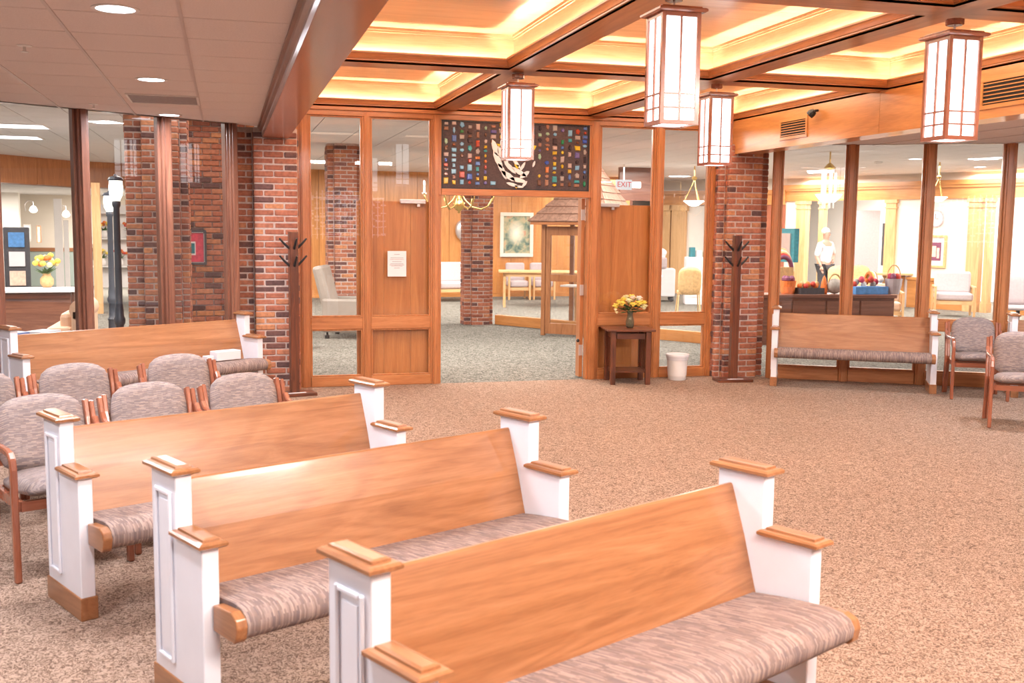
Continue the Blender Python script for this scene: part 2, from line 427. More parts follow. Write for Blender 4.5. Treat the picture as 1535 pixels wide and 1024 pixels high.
hb = struct('wall_hall', label='panelled walls closing the hall behind the viewer')
MB().box(-8.2, 11.5, -4.5, -4.42, 0, 3.3).build('wall_field', 'cherry_z', hb); MB().box(-8.3, -8.2, -4.5, 5, 0, 3).build('wall_field', 'cream_wall', hb); MB().box(11.5, 11.6, -4.5, 8, 0, 3).build('wall_field', 'cream_wall', hb)
MB().box(XL0, XR+.25, -4.4, -3.9, 3.2, 3.25).build('wall_top', 'cove_x', hb)
sw = root('chapel_window', 'arched pale stained glass screen on the wall behind the viewer', 'window', (2.75, -4.38, 1.35))
rw = random.Random(5)
bars_ = MB()
for i in range(17):
    x = -1.1+i*.1375; zt_ = 1.25-.22*(x/1.1)**2
    bars_.box(x-.012, x+.012, 0, .02, 0.1*(1-(x/1.1)**2)*-1+.1, zt_)
    z = .12
    while z < zt_-.05: bars_.box(x-.06, x+.06, 0, .02, z, z+rw.choice((.02, .03, .05))); z += rw.choice((.09, .14, .2))
bars_.box(-1.12, 1.12, 0, .02, 1.02, 1.06)
emis('window_lattice', (.9, .88, 1), 2.2); bars_.build('glowing_lattice', 'window_lattice', sw)

# ------------------------------------------------------------------ coffered ceiling
cr = struct('ceiling', label='coffered wooden ceiling with hidden cove lighting')
YB = [8.15, 5.15, 2.15, -.85, -3.85]
XB = [2.26, 3.965]
HW = .105                      # half width of the long beams
HX = .12
# lip moulding profile: (offset outward from soffit edge, height)
LIP = [(0, 0), (0, .014), (.008, .018), (.008, .026), (.014, .030), (.016, .038), (.022, .060), (.026, .066), (.034, .070), (.034, .082), (.016, .082), (.004, .03), (0, .03)]
def lip_y(x, sgn, y0, y1, par):    # runs along Y, faces sgn*X
    MB().prism([(x+sgn*a, ZB+h) for a, h in LIP], y0, y1, 'y').build('crown_molding', 'cherry_y', par, smooth='angle')
def lip_x(y, sgn, x0, x1, par):
    MB().prism([(y+sgn*a, ZB+h) for a, h in LIP], x0, x1, 'x').build('crown_molding', 'cherry_x', par, smooth='angle')
Y0C = -3.85
for xb in XB:
    MB().box(xb-HW, xb+HW, Y0C, YF-.03, ZB, ZB+.02).build('beam_soffit', 'cherry_y', cr)
    MB().box(xb-HW+.05, xb+HW-.05, Y0C, YF-.03, ZB+.02, ZC).build('beam_core', 'cove_y', cr)
for yb in YB:
    for x0, x1 in ((XL1, XB[0]-HW), (XB[0]+HW, XB[1]-HW), (XB[1]+HW, XR)):
        MB().box(x0, x1, yb-HX, yb+HX, ZB, ZB+.02).build('beam_soffit', 'cherry_x', cr)
        MB().box(x0-.05, x1+.05, yb-HX+.05, yb+HX-.05, ZB+.02, ZC).build('beam_core', 'cove_x', cr)
ys = [YF-.03]+YB
for r_ in range(len(ys)-1):
    y1 = ys[r_]-(HX if r_ else 0); y0 = ys[r_+1]+HX
    for x0, x1 in ((XL1, XB[0]-HW), (XB[0]+HW, XB[1]-HW), (XB[1]+HW, XR)):
        lip_y(x0, 1, y0, y1, cr); lip_y(x1, -1, y0, y1, cr)
        lip_x(y0, 1, x0, x1, cr); lip_x(y1, -1, x0, x1, cr)
        # upper trim
        a, b_, c_, d_ = x0-.05, x1+.05, y0-.05, y1+.05
        f = MB()
        for k, (q, h0, h1) in enumerate(((.012, -.035, -.02), (.022, -.02, 0))):
            f.box(a, a+q, c_, d_, ZC+h0, ZC+h1); f.box(b_-q, b_, c_, d_, ZC+h0, ZC+h1)
            f.box(a, b_, c_, c_+q, ZC+h0, ZC+h1); f.box(a, b_, d_-q, d_, ZC+h0, ZC+h1)
        f.build('cove_trim', 'cove_x', cr)
        ym = (c_+d_)/2
        MB().box(a, b_, c_, ym-.002, ZC, ZC+.02).build('coffer_panel', 'cove_x', cr)
        MB().box(a, b_, ym+.002, d_, ZC, ZC+.02).build('coffer_panel', 'cove_x', cr)
        led = MB(); e = .012
        led.box(x0-.034, x0-.022, y0+.05, y1-.05, ZB+.028, ZB+.034); led.box(x1+.022, x1+.034, y0+.05, y1-.05, ZB+.028, ZB+.034)
        led.box(x0+.05, x1-.05, y0-.034, y0-.022, ZB+.028, ZB+.034); led.box(x0+.05, x1-.05, y1+.022, y1+.034, ZB+.028, ZB+.034)
        led.build('led_strip', 'led_glow', cr)
# side cores above the left beam, the right fascia and the front wall
MB().box(XL1-.20, XL1-.05, Y0C, YF, ZB, ZC).build('beam_core', 'cove_y', cr)
MB().box(XR+.05, XR+.20, Y0C, YF, ZB, ZC).build('beam_core', 'cove_y', cr)
MB().box(XL1-.05, XR+.05, YF+.02, YF+.12, ZB, ZC).build('beam_core', 'cove_x', cr)
MB().box(XL1-.05, XL1, Y0C, YF, ZB, ZB+.02).build('cove_floor', 'maple_y', cr)
MB().box(XR, XR+.05, Y0C, YF, ZB, ZB+.02).build('cove_floor', 'maple_y', cr)
MB().box(XL1, XR, YF-.03, YF+.04, ZB, ZB+.02).build('cove_floor', 'maple_x', cr)
# left beam
lb = struct('beam', label='deep wooden beam along the edge of the low ceiling')
MB().box(XL0, XL1, Y0C, 10.71, ZS, ZS+.02).build('beam_soffit', 'redwood_y', lb, bev=.003)
MB().box(XL1-.02, XL1, Y0C, YF, ZS+.02, ZB+.01).build('beam_face', 'cherry_y', lb)
MB().prism([(XL0, ZS), (XL0, ZL), (XL0-.05, ZL), (XL0-.05, ZL-.02), (XL0-.035, ZL-.028), (XL0-.03, ZL-.045), (XL0-.012, ZL-.06), (XL0-.012, ZS+.02)], Y0C, 10.6, 'y').build('crown_molding', 'brownpost_y', lb)
# right fascia
rf = struct('beam', label='wide orange wooden fascia under the coffers on the right')
yy = [10.95, 8.13, 5.4, 2.7, 0, -2.7, Y0C]
for k in range(len(yy)-1):
    MB().box(XR, XR+.02, yy[k+1]+.002, yy[k]-.002, ZS+.012, ZB+.005).build('fascia_panel', 'maple_y', rf)
MB().box(XR-.004, XR+.25, Y0C, 10.95, ZS, ZS+.012).build('fascia_soffit', 'maple_y', rf)
MB().box(XR+.23, XR+.25, Y0C, 10.95, ZS+.012, ZL+.02).build('fascia_return', 'maple_y', rf)

# ------------------------------------------------------------------ brickwork
BR = {}
def brick_mesh(L, D, H):
    k = (round(L, 3), round(D, 3), round(H, 3))
    if k not in BR:
        bm = bmesh.new(); bmesh.ops.create_cube(bm, size=1)
        for v in bm.verts: v.co = Vector((v.co.x*L, v.co.y*D, v.co.z*H))
        bmesh.ops.bevel(bm, geom=[e for e in bm.edges], offset=.008, segments=1, affect='EDGES')
        d = bpy.data.meshes.new('brick'); bm.to_mesh(d); bm.free(); d.materials.append(M['brick'])
        for p in d.polygons: p.use_smooth = False
        BR[k] = d
    return BR[k]
def brick_face(par, p0, p1, z0, z1, out, count, course=.065, L=.2, phase=0, store=None):
    """bricks along the plan line p0->p1; out = unit normal towards the viewer"""
    p0, p1 = Vector(p0), Vector(p1); W = (p1-p0).length; u = (p1-p0)/W; rz = math.atan2(u.y, u.x)
    n = int((z1-z0)/course); j = .010
    for c in range(n):
        z = z0+(c+.5)*course
        off = (L*.5 if (c+phase) % 2 else 0)
        cuts = [0.0]; x = (L if off == 0 else off)
        while x < W-.045: cuts.append(x); x += L
        cuts.append(W)
        for a, b in zip(cuts[:-1], cuts[1:]):
            l = b-a-j
            if l < .03: continue
            mid = p0+u*((a+b)/2)+Vector(out)*random.uniform(-.003, .004)
            wob = random.uniform(-.006, .006)
            if count[0] > 0:
                inst('brick', brick_mesh(l, .05, course-j), par, (mid.x, mid.y, z), rz+wob); count[0] -= 1
            else: store.append((mid, z, rz+wob, l, course-j))
def store_build(par, store, name='far_bricks'):
    if not store: return
    vs, fs, tone = [], [], []
    for mid, z, rz, l, h in store:
        q = MB().box(-l/2, l/2, -.025, .025, -h/2, h/2); mt = Matrix.Rotation(rz, 3, 'Z'); k = len(vs)
        vs += [tuple(mt @ Vector(v)+Vector((mid.x, mid.y, z))) for v in q.v]; fs += [tuple(i+k for i in f) for f in q.f]
        tone += [random.random()]*8
    d = bpy.data.meshes.new(name); d.from_pydata(vs, [], fs); d.materials.append(M['brick_joined'])
    at = d.attributes.new('tone', 'FLOAT', 'POINT'); at.data.foreach_set('value', tone)
    o = bpy.data.objects.new(name, d); C.objects.link(o); o.parent = par; o['kind'] = 'stuff'
def pillar(label, x0, x1, xn0, xn1, yf, yn, z1, back, phase=0, course=.065, lim=290, L=.2):
    """stepped brick pillar: main face x0..x1 at yf, notches out to xn0 / xn1 at yn"""
    p = struct('brick_pillar', label=label); st = []; cnt = [lim]
    MB().box(x0+.012, x1-.012, yf+.006, back, 0, z1).build('mortar_core', 'mortar', p)
    MB().box(xn0+.012, xn1-.012, yn+.006, back-.05, 0, z1).build('mortar_core', 'mortar', p)
    brick_face(p, (x0, yf+.025), (x1, yf+.025), 0, z1, (0, -1), cnt, course, L, phase, st)
    if x0-xn0 > .04: brick_face(p, (xn0, yn+.025), (x0, yn+.025), 0, z1, (0, -1), cnt, course, L, phase+1, st)
    if xn1-x1 > .04: brick_face(p, (x1, yn+.025), (xn1, yn+.025), 0, z1, (0, -1), cnt, course, L, phase+1, st)
    c2 = [0]
    if x0-xn0 > .04: brick_face(p, (x0+.025, yn+.03), (x0+.025, yf+.05), 0, z1, (-1, 0), c2, course, L, phase, st)
    if xn1-x1 > .04: brick_face(p, (x1-.025, yf+.05), (x1-.025, yn+.03), 0, z1, (1, 0), c2, course, L, phase, st)
    brick_face(p, (xn0+.025, yn+.05), (xn0+.025, back-.05), 0, z1, (-1, 0), c2, course, L, phase, st)
    brick_face(p, (xn1-.025, yn+.05), (xn1-.025, back-.05), 0, z1, (1, 0), c2, course, L, phase, st)
    store_build(p, st)
    return p
pillar('reddish brick pillar between the left glass wall and the entrance', .272, .705, .108, .722, 10.72, 10.82, ZL, 11.25, 0, .0635)
pillar('reddish brick pillar between the entrance and the right glass wall', 5.475, 5.905, 5.395, 6.02, 10.82, 10.90, ZL, 11.3, 1, .066)
# pillars and a wall of brick in the lobby
pillar('brick pillar behind the left glass wall', -.86, -.47, -1.04, -.38, 12.0, 12.1, ZO, 12.6, 0, .065)
pw = struct('wall_brick', label='brick wall of the lobby behind the left glass'); st = []; cn = [290]
MB().box(-.44, .35, 13.03, 13.25, 0, ZO-.04).build('mortar_core', 'mortar', pw)
brick_face(pw, (-.45, 13.03), (.36, 13.03), 0, ZO-.04, (0, -1), cn, .066, .2, 0, st); store_build(pw, st)
pillar('brick pillar seen through the left pane of the entrance', 1.69, 2.06, 1.59, 2.11, 17.0, 17.1, ZO, 17.6, 0, .066, 150)
pillar('brick pillar straight ahead beyond the open doorway', 4.10, 4.42, 3.98, 4.50, 17.6, 17.7, ZO, 18.05, 0, .066, 200)

# ------------------------------------------------------------------ front entrance wall
fwall = struct('wall_front', label='entrance wall of cherry frames, glass and a stained glass transom')
def stile(x0, x1, z0, z1, name='stile', yb=YF+.08, mat='cherry_z'):
    MB().box(x0, x1, YF-.01, yb, z0, z1).box(x0+.022, x1-.022, YF-.028, YF, z0, z1).box(x0+.036, x1-.036, YF-.036, YF-.02, z0, z1).build(name, mat, fwall, bev=.003, seg=1)
def rail(x0, x1, z0, z1, name='rail', proud=.0):
    MB().box(x0, x1, YF-.012-proud, YF+.07, z0, z1).build(name, 'cherry_x', fwall, bev=.004, seg=1)
ST = [(.727, .843), (1.382, 1.473), (2.108, 2.224), (3.881, 4.015), (4.649, 4.763), (5.326, 5.462)]
for a, b in ST: stile(a, b, .0, 2.86)
rail(.727, 5.462, 2.815, ZB+.01, 'head_rail', .012)
MB().box(.62, 5.5, YF-.045, YF-.012, 2.868, ZB).build('head_molding', 'cherry_x', fwall, bev=.006)
bays = [(.843, 1.382), (1.473, 2.108), (4.015, 4.649), (4.763, 5.326)]
for i, (a, b) in enumerate(bays):
    rail(a, b, 0, .105, 'bottom_rail', .008); rail(a, b, .605, .735, 'middle_rail')
    for z0, z1 in ((.105, .605), (.735, 2.815)):
        q = .016
        MB().box(a, a+q, YF-.004, YF+.03, z0, z1).box(b-q, b, YF-.004, YF+.03, z0, z1).box(a+q, b-q, YF-.004, YF+.03, z0, z0+q).box(a+q, b-q, YF-.004, YF+.03, z1-q, z1).build('glazing_bead', 'cherry_z', fwall, bev=.004, seg=1)
        MB().box(a+q, b-q, YF+.018, YF+.024, z0+q, z1-q).build('glass_pane', 'glass', fwall)
rail(2.224, 3.881, 2.025, 2.095, 'transom_rail', .01)
MB().box(2.20, 3.9, YF-.04, YF-.01, 2.028, 2.040).build('transom_molding', 'cherry_x', fwall)
# stained glass transom
m, t, b = nt('dalle_matrix', .75); 
n = N(t, 'ShaderNodeTexNoise', Scale=60, Detail=3); t.links.new(coords(t), n.inputs['Vector'])
t.links.new(ramp(t, n.outputs['Fac'], [(.3, (.045, .030, .035)), (.7, (.085, .055, .060))]), b.inputs['Base Color'])
m, t, b = nt('dalle_glass', .15); a_ = N(t, 'ShaderNodeAttribute', attribute_name='piece_color'); t.links.new(a_.outputs['Color'], b.inputs['Base Color'])
plain('dalle_white', (.82, .78, .78), .25, var=.05)
plain('dalle_yellow', (.80, .52, .03), .25, var=.05)
sg = root('stained_glass_panel', 'dark transom panel over the doorway set with coloured glass chips and a white wing', 'stained glass', (2.224, YF, 2.095))
SW, SH = 1.657, .72
MB().box(0, SW, .0, .05, 0, SH).build('dark_matrix', 'dalle_matrix', sg)
MB().box(0, SW, -.012, .0, 0, .012).box(0, SW, -.012, .0, SH-.012, SH).box(0, .012, -.012, 0, .012, SH-.012).box(SW-.012, SW, -.012, 0, .012, SH-.012).build('black_edge', 'black_metal', sg)
pal = [(.16, .07, .04), (.30, .15, .10), (.08, .16, .42), (.03, .08, .40), (.20, .42, .62), (.05, .28, .32), (.55, .36, .03), (.65, .45, .04), (.42, .06, .03), (.55, .17, .04), (.02, .20, .08), (.03, .02, .03), (.35, .30, .28), (.12, .10, .28), (.28, .42, .30), (.45, .35, .32)]
vs, fs, colr = [], [], []
rs = random.Random(11)
ncol = 19
def inwing(x, z):
    dx, dz = (x-.80)/.30, (z-.27)/.30
    return dx*dx+dz*dz < 1 and x > .50 and z < .56
for c in range(ncol):
    x = .05+c*(SW-.10)/(ncol-1); z = .045
    wcol = rs.uniform(.042, .060)
    while z < SH-.05:
        h = rs.choice([.035, .045, .055, .075]); 
        if not inwing(x, z+h/2):
            if rs.random() < .93:
                wd = wcol*rs.uniform(.65, 1.15)
                col = rs.choice(pal); 
                if c in (1, 2, 6) and rs.random() < .5: col = pal[4]
                if z > .45 and c < 9 and rs.random() < .5: col = pal[rs.choice((0, 1, 15, 12))]
                npt = rs.choice([4, 4, 5]); a0 = PI/4 if npt == 4 else rs.random()*6
                ring = []
                for i in range(npt):
                    a = a0+2*PI*i/npt; rr = rs.uniform(.85, 1.15)
                    k_ = 1/max(abs(math.cos(a)), abs(math.sin(a))) if npt == 4 else 1.05
                    ring.append((x+math.cos(a)*wd/2*rr*k_*.95, z+h/2+math.sin(a)*h/2*rr*k_*.9))
                k = len(vs); ny = -.010
                cx_, cz_ = sum(p[0] for p in ring)/npt, sum(p[1] for p in ring)/npt
                vs += [(p[0], .001, p[1]) for p in ring]+[(cx_+(p[0]-cx_)*.75, ny, cz_+(p[1]-cz_)*.75) for p in ring]
                fs += [tuple(k+npt+i for i in range(npt))]+[(k+i, k+(i+1) % npt, k+npt+(i+1) % npt, k+npt+i) for i in range(npt)]
                colr += [(*col, 1)]*(2*npt)
        z += h+rs.uniform(.006, .018)
d = bpy.data.meshes.new('glass_chips'); d.from_pydata(vs, [], fs); d.materials.append(M['dalle_glass'])
at = d.attributes.new('piece_color', 'FLOAT_COLOR', 'POINT'); at.data.foreach_set('color', [v for c in colr for v in c])
o = bpy.data.objects.new('glass_chips', d); C.objects.link(o); o.parent = sg; o['kind'] = 'stuff'; o['label'] = 'small coloured glass chips in rows'
# wing of white pieces: px positions on the wall
wing = [((742, 222), 5, 13, 70), ((749, 228), 4, 9, 75), ((746, 240), 5, 15, 62), ((757, 236), 3, 9, 60), ((752, 254), 4, 11, 55), ((764, 251), 4, 13, 45), ((773, 244), 3, 12, 50), ((762, 264), 5, 13, 35), ((778, 258), 4, 14, 30), ((755, 262), 3, 8, 60), ((776, 270), 4, 14, 12), ((786, 262), 4, 9, -35), ((768, 277), 3, 10, 15), ((783, 250), 2.5, 8, -60), ((786, 276), 2.5, 6, -50), ((752, 216), 3, 6, 80), ((800, 246), 2, 5, -70), ((778, 280), 2, 7, 5)]
for (px, py), a, b_, ang in wing:
    c = aty(px, py, YF)-Vector((2.224, YF, 2.095)); k = .0066
    mt = Matrix.Rotation(R(ang), 3, 'Y')
    ring = []
    for i in range(8):
        t_ = 2*PI*i/8; p = mt @ Vector((b_*k*math.cos(t_)*(1 if abs(math.cos(t_)) < .9 else 1.15), 0, a*k*math.sin(t_))); ring.append((c.x+p.x, c.z+p.z))
    cc = (c.x, c.z)
    MB().prism(ring, -.012, .0, 'y').build('white_glass_piece', 'dalle_white', sg, bev=.003, seg=1)
for px, py, s_ in ((774, 250, .03), (747, 218, .022), (797, 219, .022), (800, 221, .028), (773, 280, .02)):
    c = aty(px, py, YF)-Vector((2.224, YF, 2.095))
    MB().prism([(c.x-s_*.9, c.z+s_*.8), (c.x+s_, c.z+s_*.6), (c.x+s_*.3, c.z-s_)], -.012, 0, 'y').build('yellow_glass_piece', 'dalle_yellow', sg)

# folded back doors behind the side lights
def leaf(label, x0, x1, closer, hinge_x):
    d = root('door_leaf', label, 'door', (x0, YF+.10, 0)); W = x1-x0
    n = 3
    for i in range(n):
        MB().box(W*i/n+.001, W*(i+1)/n-.001, 0, .045, .015, 1.955).build('door_board', 'door_z', d)
    a = closer
    MB().box(a, a+.27, -.06, -.0, 1.93, 1.975).build('door_closer', 'steel', d, bev=.006)
    MB().box(a+.18, a+.21, -.05, -.02, 1.90, 1.93).build('closer_spindle', 'steel', d)
    return d
leaf('cherry door leaf folded back behind the left glazing with a notice in front', 1.335, 2.20, .46, 2.2)
leaf('cherry door leaf folded back behind the right glazing near the dark side table', 3.94, 4.72, .06, 3.9)
dj = root('door_hinge_stile', 'narrow open door edge with steel hinges at the right side of doorway', 'door edge', (3.84, YF+.10, 0))
MB().box(0, .04, 0, .12, .015, 2.02).build('edge', 'cherry_z', dj)
for z in (.32, 1.0, 1.84): MB().box(-.006, .006, -.02, .0, z-.06, z+.06).box(.006, .035, -.012, -.004, z-.06, z+.06).build('hinge', 'steel', dj)
MB().ellips((-.02, -.01, .43), (.02, .02, .02)).build('door_stop', 'black_metal', dj)
# notice
o = MB().box(-.10, .10, -.001, .001, -.135, .135).build('notice_sheet', 'paper'); p = aty(595, 395.5, YF+.012); o.location = p
tag(o, 'white printed notice sheet taped to the left entrance glass', 'notice')
ln = MB()
for z, w_ in ((.10, .03), (.062, .07), (.046, .075), (.022, .05), (.0, .07), (-.012, .078), (-.024, .06), (-.045, .03)): ln.box(-w_, w_, -.0018, -.001, z-.002, z+.002)
plain('print_grey', (.22, .19, .20), .8); ln.build('printed_lines', 'print_grey', o)
# right edge trim between frame and pillar
MB().box(5.462, 5.50, YF-.02, YF+.07, 0, ZB).build('side_trim', 'cherry_z', fwall)
MB().box(.70, .727, YF-.03, YF+.07, 0, ZB).build('side_trim', 'cherry_z', fwall)

# ------------------------------------------------------------------ glass walls at both sides
def glass_wall(name, label, p0, d, ss, ends, mids=True, mat='brownpost'):
    """posts at distances ss along d; local x = along wall, y = away from the hall"""
    rz = math.atan2(d.y, d.x)
    g = struct(name, (p0.x, p0.y, 0), rz, label)
    flip = 1 if ends[2] > 0 else -1
    for s_ in ss:
        MB().box(s_-.045, s_+.045, -.07, .07, 0, ZL).box(s_-.026, s_+.026, -.09, .09, 0, ZL).box(s_-.055, s_-.045, -.035, .035, 0, ZL).box(s_+.045, s_+.055, -.035, .035, 0, ZL).build('post', mat+'_z', g, bev=.004, seg=1)
    e0, e1 = ends[0], ends[1]
    cuts = [e0]+ss+[e1]
    MB().box(e0, e1, -.06, .06, ZL, ZO+.02).build('header', 'brownpost_x', g)
    for a, b in zip(cuts[:-1], cuts[1:]):
        a += .05; b -= .05
        if b-a < .1: continue
        MB().box(a, b, -.05, .05, 0, .14).build('bottom_rail', mat+'_x', g, bev=.004, seg=1)
        MB().box(a, b, -.045, .045, .60, .72).build('middle_rail', mat+'_x', g, bev=.004, seg=1)
        q = .02
        for z0, z1 in ((.14, .60), (.72, ZL)):
            MB().box(a, a+q, -.03, .03, z0, z1).box(b-q, b, -.03, .03, z0, z1).box(a+q, b-q, -.03, .03, z0, z0+q).build('glazing_bead', mat+'_z', g)
            MB().box(a+q, b-q, -.004, .004, z0+q, z1).build('glass_pane', 'glass', g)
    return g
def along(p0, d, pts): return [(Vector(p)-p0).dot(d) for p in pts]
sl = along(LG0, LGD, [(.05, 10.49), (-.56, 10.15), (-1.205, 9.71), (-1.83, 9.30)])
sl += [sl[-1]+.78, sl[-1]+1.56, sl[-1]+2.34]
glass_wall('wall_left', 'glazed wall of dark brown posts at the left', LG0, LGD, sl, (-.05, sl[-1]+.1, -1))
sr = along(RG0, RGD, [(6.05, 10.76), (6.737, 10.355), (7.437, 9.95), (8.135, 9.55)])
sr += [sr[-1]+.8, sr[-1]+1.6]
glass_wall('wall_right', 'glazed wall of brown posts at the right', RG0, RGD, sr, (-.02, sr[-1]+.1, 1), mat='cherry')

# ------------------------------------------------------------------ pews
def stepped(mb, x0, x1, y0, y1, z, h=.034):
    pr = [(.010, 0), (0, .006), (0, .016), (.008, .022), (.022, .024), (.024, .031), (.034, h)]
    mb.loops([[(x0+i, y0+i, z+k), (x1-i, y0+i, z+k), (x1-i, y1-i, z+k), (x0+i, y1-i, z+k)] for i, k in pr]); return mb
def make_pew(label, L=1.64, group=None, loc=(0, 0), rz=0):
    # local: x along the bench, -y towards the sitter's knees (front)
    r = root('church_pew', label, 'pew', (loc[0], loc[1], 0), rz, group)
    for s in (-1, 1):
        xc = s*L/2
        side = [(.10, 0), (-.30, 0), (-.30, .618), (-.10, .618), (-.10, .828), (.10, .828)]
        e = MB().prism(side, xc-.03, xc+.03, 'x').build('pew_end', 'white_paint', r, bev=.003, seg=1)
        xo = xc+s*.03
        def bx(m_, y0, y1, z0, z1, d): a, b = sorted((xo, xo+s*d)); m_.box(a, b, y0, y1, z0, z1)
        f = MB(); w_ = .016
        bx(f, -.075, -.075+w_, .15, .765, .012); bx(f, .06-w_, .06, .15, .765, .012); bx(f, -.075+w_, .06-w_, .15, .15+w_, .012); bx(f, -.075+w_, .06-w_, .765-w_, .765, .012)
        f.build('panel_molding', 'white_paint', e, bev=.004, seg=1)
        f = MB(); bx(f, -.045, .03, .185, .73, .005); f.build('raised_panel', 'white_paint', e, bev=.002, seg=1)
        MB().box(xc-.037, xc+.037, -.308, .108, 0, .10).build('base_trim', 'honey_y', e, bev=.003, seg=1)
        xcap = xc-s*.0
        stepped(MB(), xcap-.052, xcap+.052, -.125, .125, .826).build('top_cap', 'honey_y', e)
        stepped(MB(), xcap-.052, xcap+.052, -.330, -.088, .616).build('arm_cap', 'honey_y', e)
    h = L/2-.03
    # slanted back, rounded top
    fr_ = [(.045, .770), (-.01, .60), (-.055, .46), (-.085, .37)]
    th = .024
    bk = [(y+th, z+.006) for y, z in fr_]
    prof = [(.028, .768)]+[(y-.005, z-.012) if i == 0 else (y, z) for i, (y, z) in enumerate(fr_)]+bk[::-1][:-1]+[(fr_[0][0]+th, .755), (fr_[0][0]+th-.002, .768), (.052, .777), (.038, .777)]
    prof = [(.036, .772), (.030, .755), (-.022, .60), (-.062, .46), (-.088, .37), (-.060, .37), (-.034, .465), (.005, .60), (.058, .755), (.060, .768), (.052, .777), (.042, .778)]
    MB().prism(prof, -h, h, 'x').build('backrest', 'honey_x', r)
    # seat
    MB().box(-h, h, -.40, -.04, .325, .362).build('seat_board', 'honey_x', r)
    sp = [(-.07, .362), (-.07, .405), (-.18, .420), (-.30, .432), (-.38, .438), (-.430, .434), (-.462, .418), (-.477, .392), (-.472, .360), (-.452, .338), (-.42, .330), (-.40, .362)]
    MB().prism(sp, -h+.012, h-.012, 'x').build('seat_cushion', 'weave_pew', r, smooth='angle')
    for s in (-1, 1):
        a, b = sorted((s*(h-.012), s*(h+.028)))
        MB().prism([(-.305, .33), (-.305, .420), (-.43, .43), (-.468, .414), (-.478, .385), (-.470, .345), (-.455, .33)], a, b, 'x').build('seat_end_block', 'honey_y', r, bev=.005)
    return r
G = 'white ended wooden pews'
def pew_at(p0, p1, label, L=None):
    p0, p1 = Vector(p0), Vector(p1); d = p1-p0; c = (p0+p1)/2
    return make_pew(label, L or round(d.length, 3), G, (c.x, c.y), math.atan2(d.y, d.x))
pew_at((.315, 2.607), (1.79, 3.325), 'white ended wooden pew nearest the viewer, its seat running off the bottom edge', 1.64)
pew_at((-.193, 3.785), (1.268, 4.5), 'white ended wooden pew, second from the viewer, in the middle of the three', 1.64)
pew_at((-.722, 4.89), (.737, 5.63), 'white ended wooden pew third from viewer, just in front of the grey chairs', 1.64)
pew_at((-1.70, 9.13), (.13, 10.39), 'long pale wooden pew against the left glass wall, behind the grey chairs')
pew_at((5.90, 10.40), (7.29, 9.555), 'pale wooden pew against the right glass wall beside the brick pillar')
pew_at((7.98, 9.17), (9.37, 8.33), 'pale wooden pew at the far right edge, behind the two grey chairs')
# tissue box on the back pew
b_ = root('tissue_box', 'small white box resting on the seat of the long back pew', 'box', (-.02, 10.02, .437), R(34))
MB().box(-.13, .13, -.06, .06, 0, .085).build('box_body', 'paper', b_, bev=.006)
MB().box(-.22, -.15, -.04, .04, 0, .05).build('small_carton', 'paper', b_, bev=.004)

# ------------------------------------------------------------------ armchairs with woven backs
def strip(mb, path, t_, x0, x1):    # path in (y,z), thickness t_
    L_, R_ = [], []
    for i, p in enumerate(path):
        a = Vector(path[max(i-1, 0)]); b = Vector(path[min(i+1, len(path)-1)]); d = (b-a).normalized(); n_ = Vector((-d.y, d.x))
        L_.append(Vector(p)+n_*t_/2); R_.append(Vector(p)-n_*t_/2)
    n = len(path)
    rings = [[(x0, L_[i].x, L_[i].y), (x1, L_[i].x, L_[i].y), (x1, R_[i].x, R_[i].y), (x0, R_[i].x, R_[i].y)] for i in range(n)]
    return mb.loops(rings)
def cushion(w_, h_, t_, bulge=.03, nx=10, nz=8):
    """upright pad in xz, facing -y"""
    bm = bmesh.new(); rows = []
    for side in (0, 1):
        g = []
        for j in range(nz+1):
            row = []
            for i in range(nx+1):
                u = -1+2*i/nx; v = -1+2*j/nz
                # rounded outline
                k = 1-.10*abs(v)**4; x = u*w_/2*k
                z = (v*.5+.5)*h_*(1) + (bulge*(1-u*u) if v > 0 else -bulge*.5*(1-u*u))*abs(v) - .03*abs(u)**6*(v)
                e = max(0, (1-abs(u)**5)*(1-abs(v)**5)); y = (t_/2)*(.25+.75*e**.5)*(-1 if side == 0 else 1)
                row.append(bm.verts.new((x, y+.03*u*u*-.6, z)))
            g.append(row)
        rows.append(g)
    for s_, g in enumerate(rows):
        for j in range(nz):
            for i in range(nx):
                f = (g[j][i], g[j][i+1], g[j+1][i+1], g[j+1][i]); bm.faces.new(f if s_ == 0 else f[::-1])
    A, B = rows
    for i in range(nx):
        bm.faces.new((A[0][i], B[0][i], B[0][i+1], A[0][i+1])); bm.faces.new((A[nz][i], A[nz][i+1], B[nz][i+1], B[nz][i]))
    for j in range(nz):
        bm.faces.new((A[j][0], A[j+1][0], B[j+1][0], B[j][0])); bm.faces.new((A[j][nx], B[j][nx], B[j+1][nx], A[j+1][nx]))
    d = bpy.data.meshes.new('pad'); bm.to_mesh(d); bm.free()
    for p in d.polygons: p.use_smooth = True
    return d
def pad_obj(name, d, mat, par, loc, rot):
    d.materials.clear(); d.materials.append(M[mat])
    o = bpy.data.objects.new(name, d); C.objects.link(o); o.parent = par; o.location = loc; o.rotation_euler = rot; return o
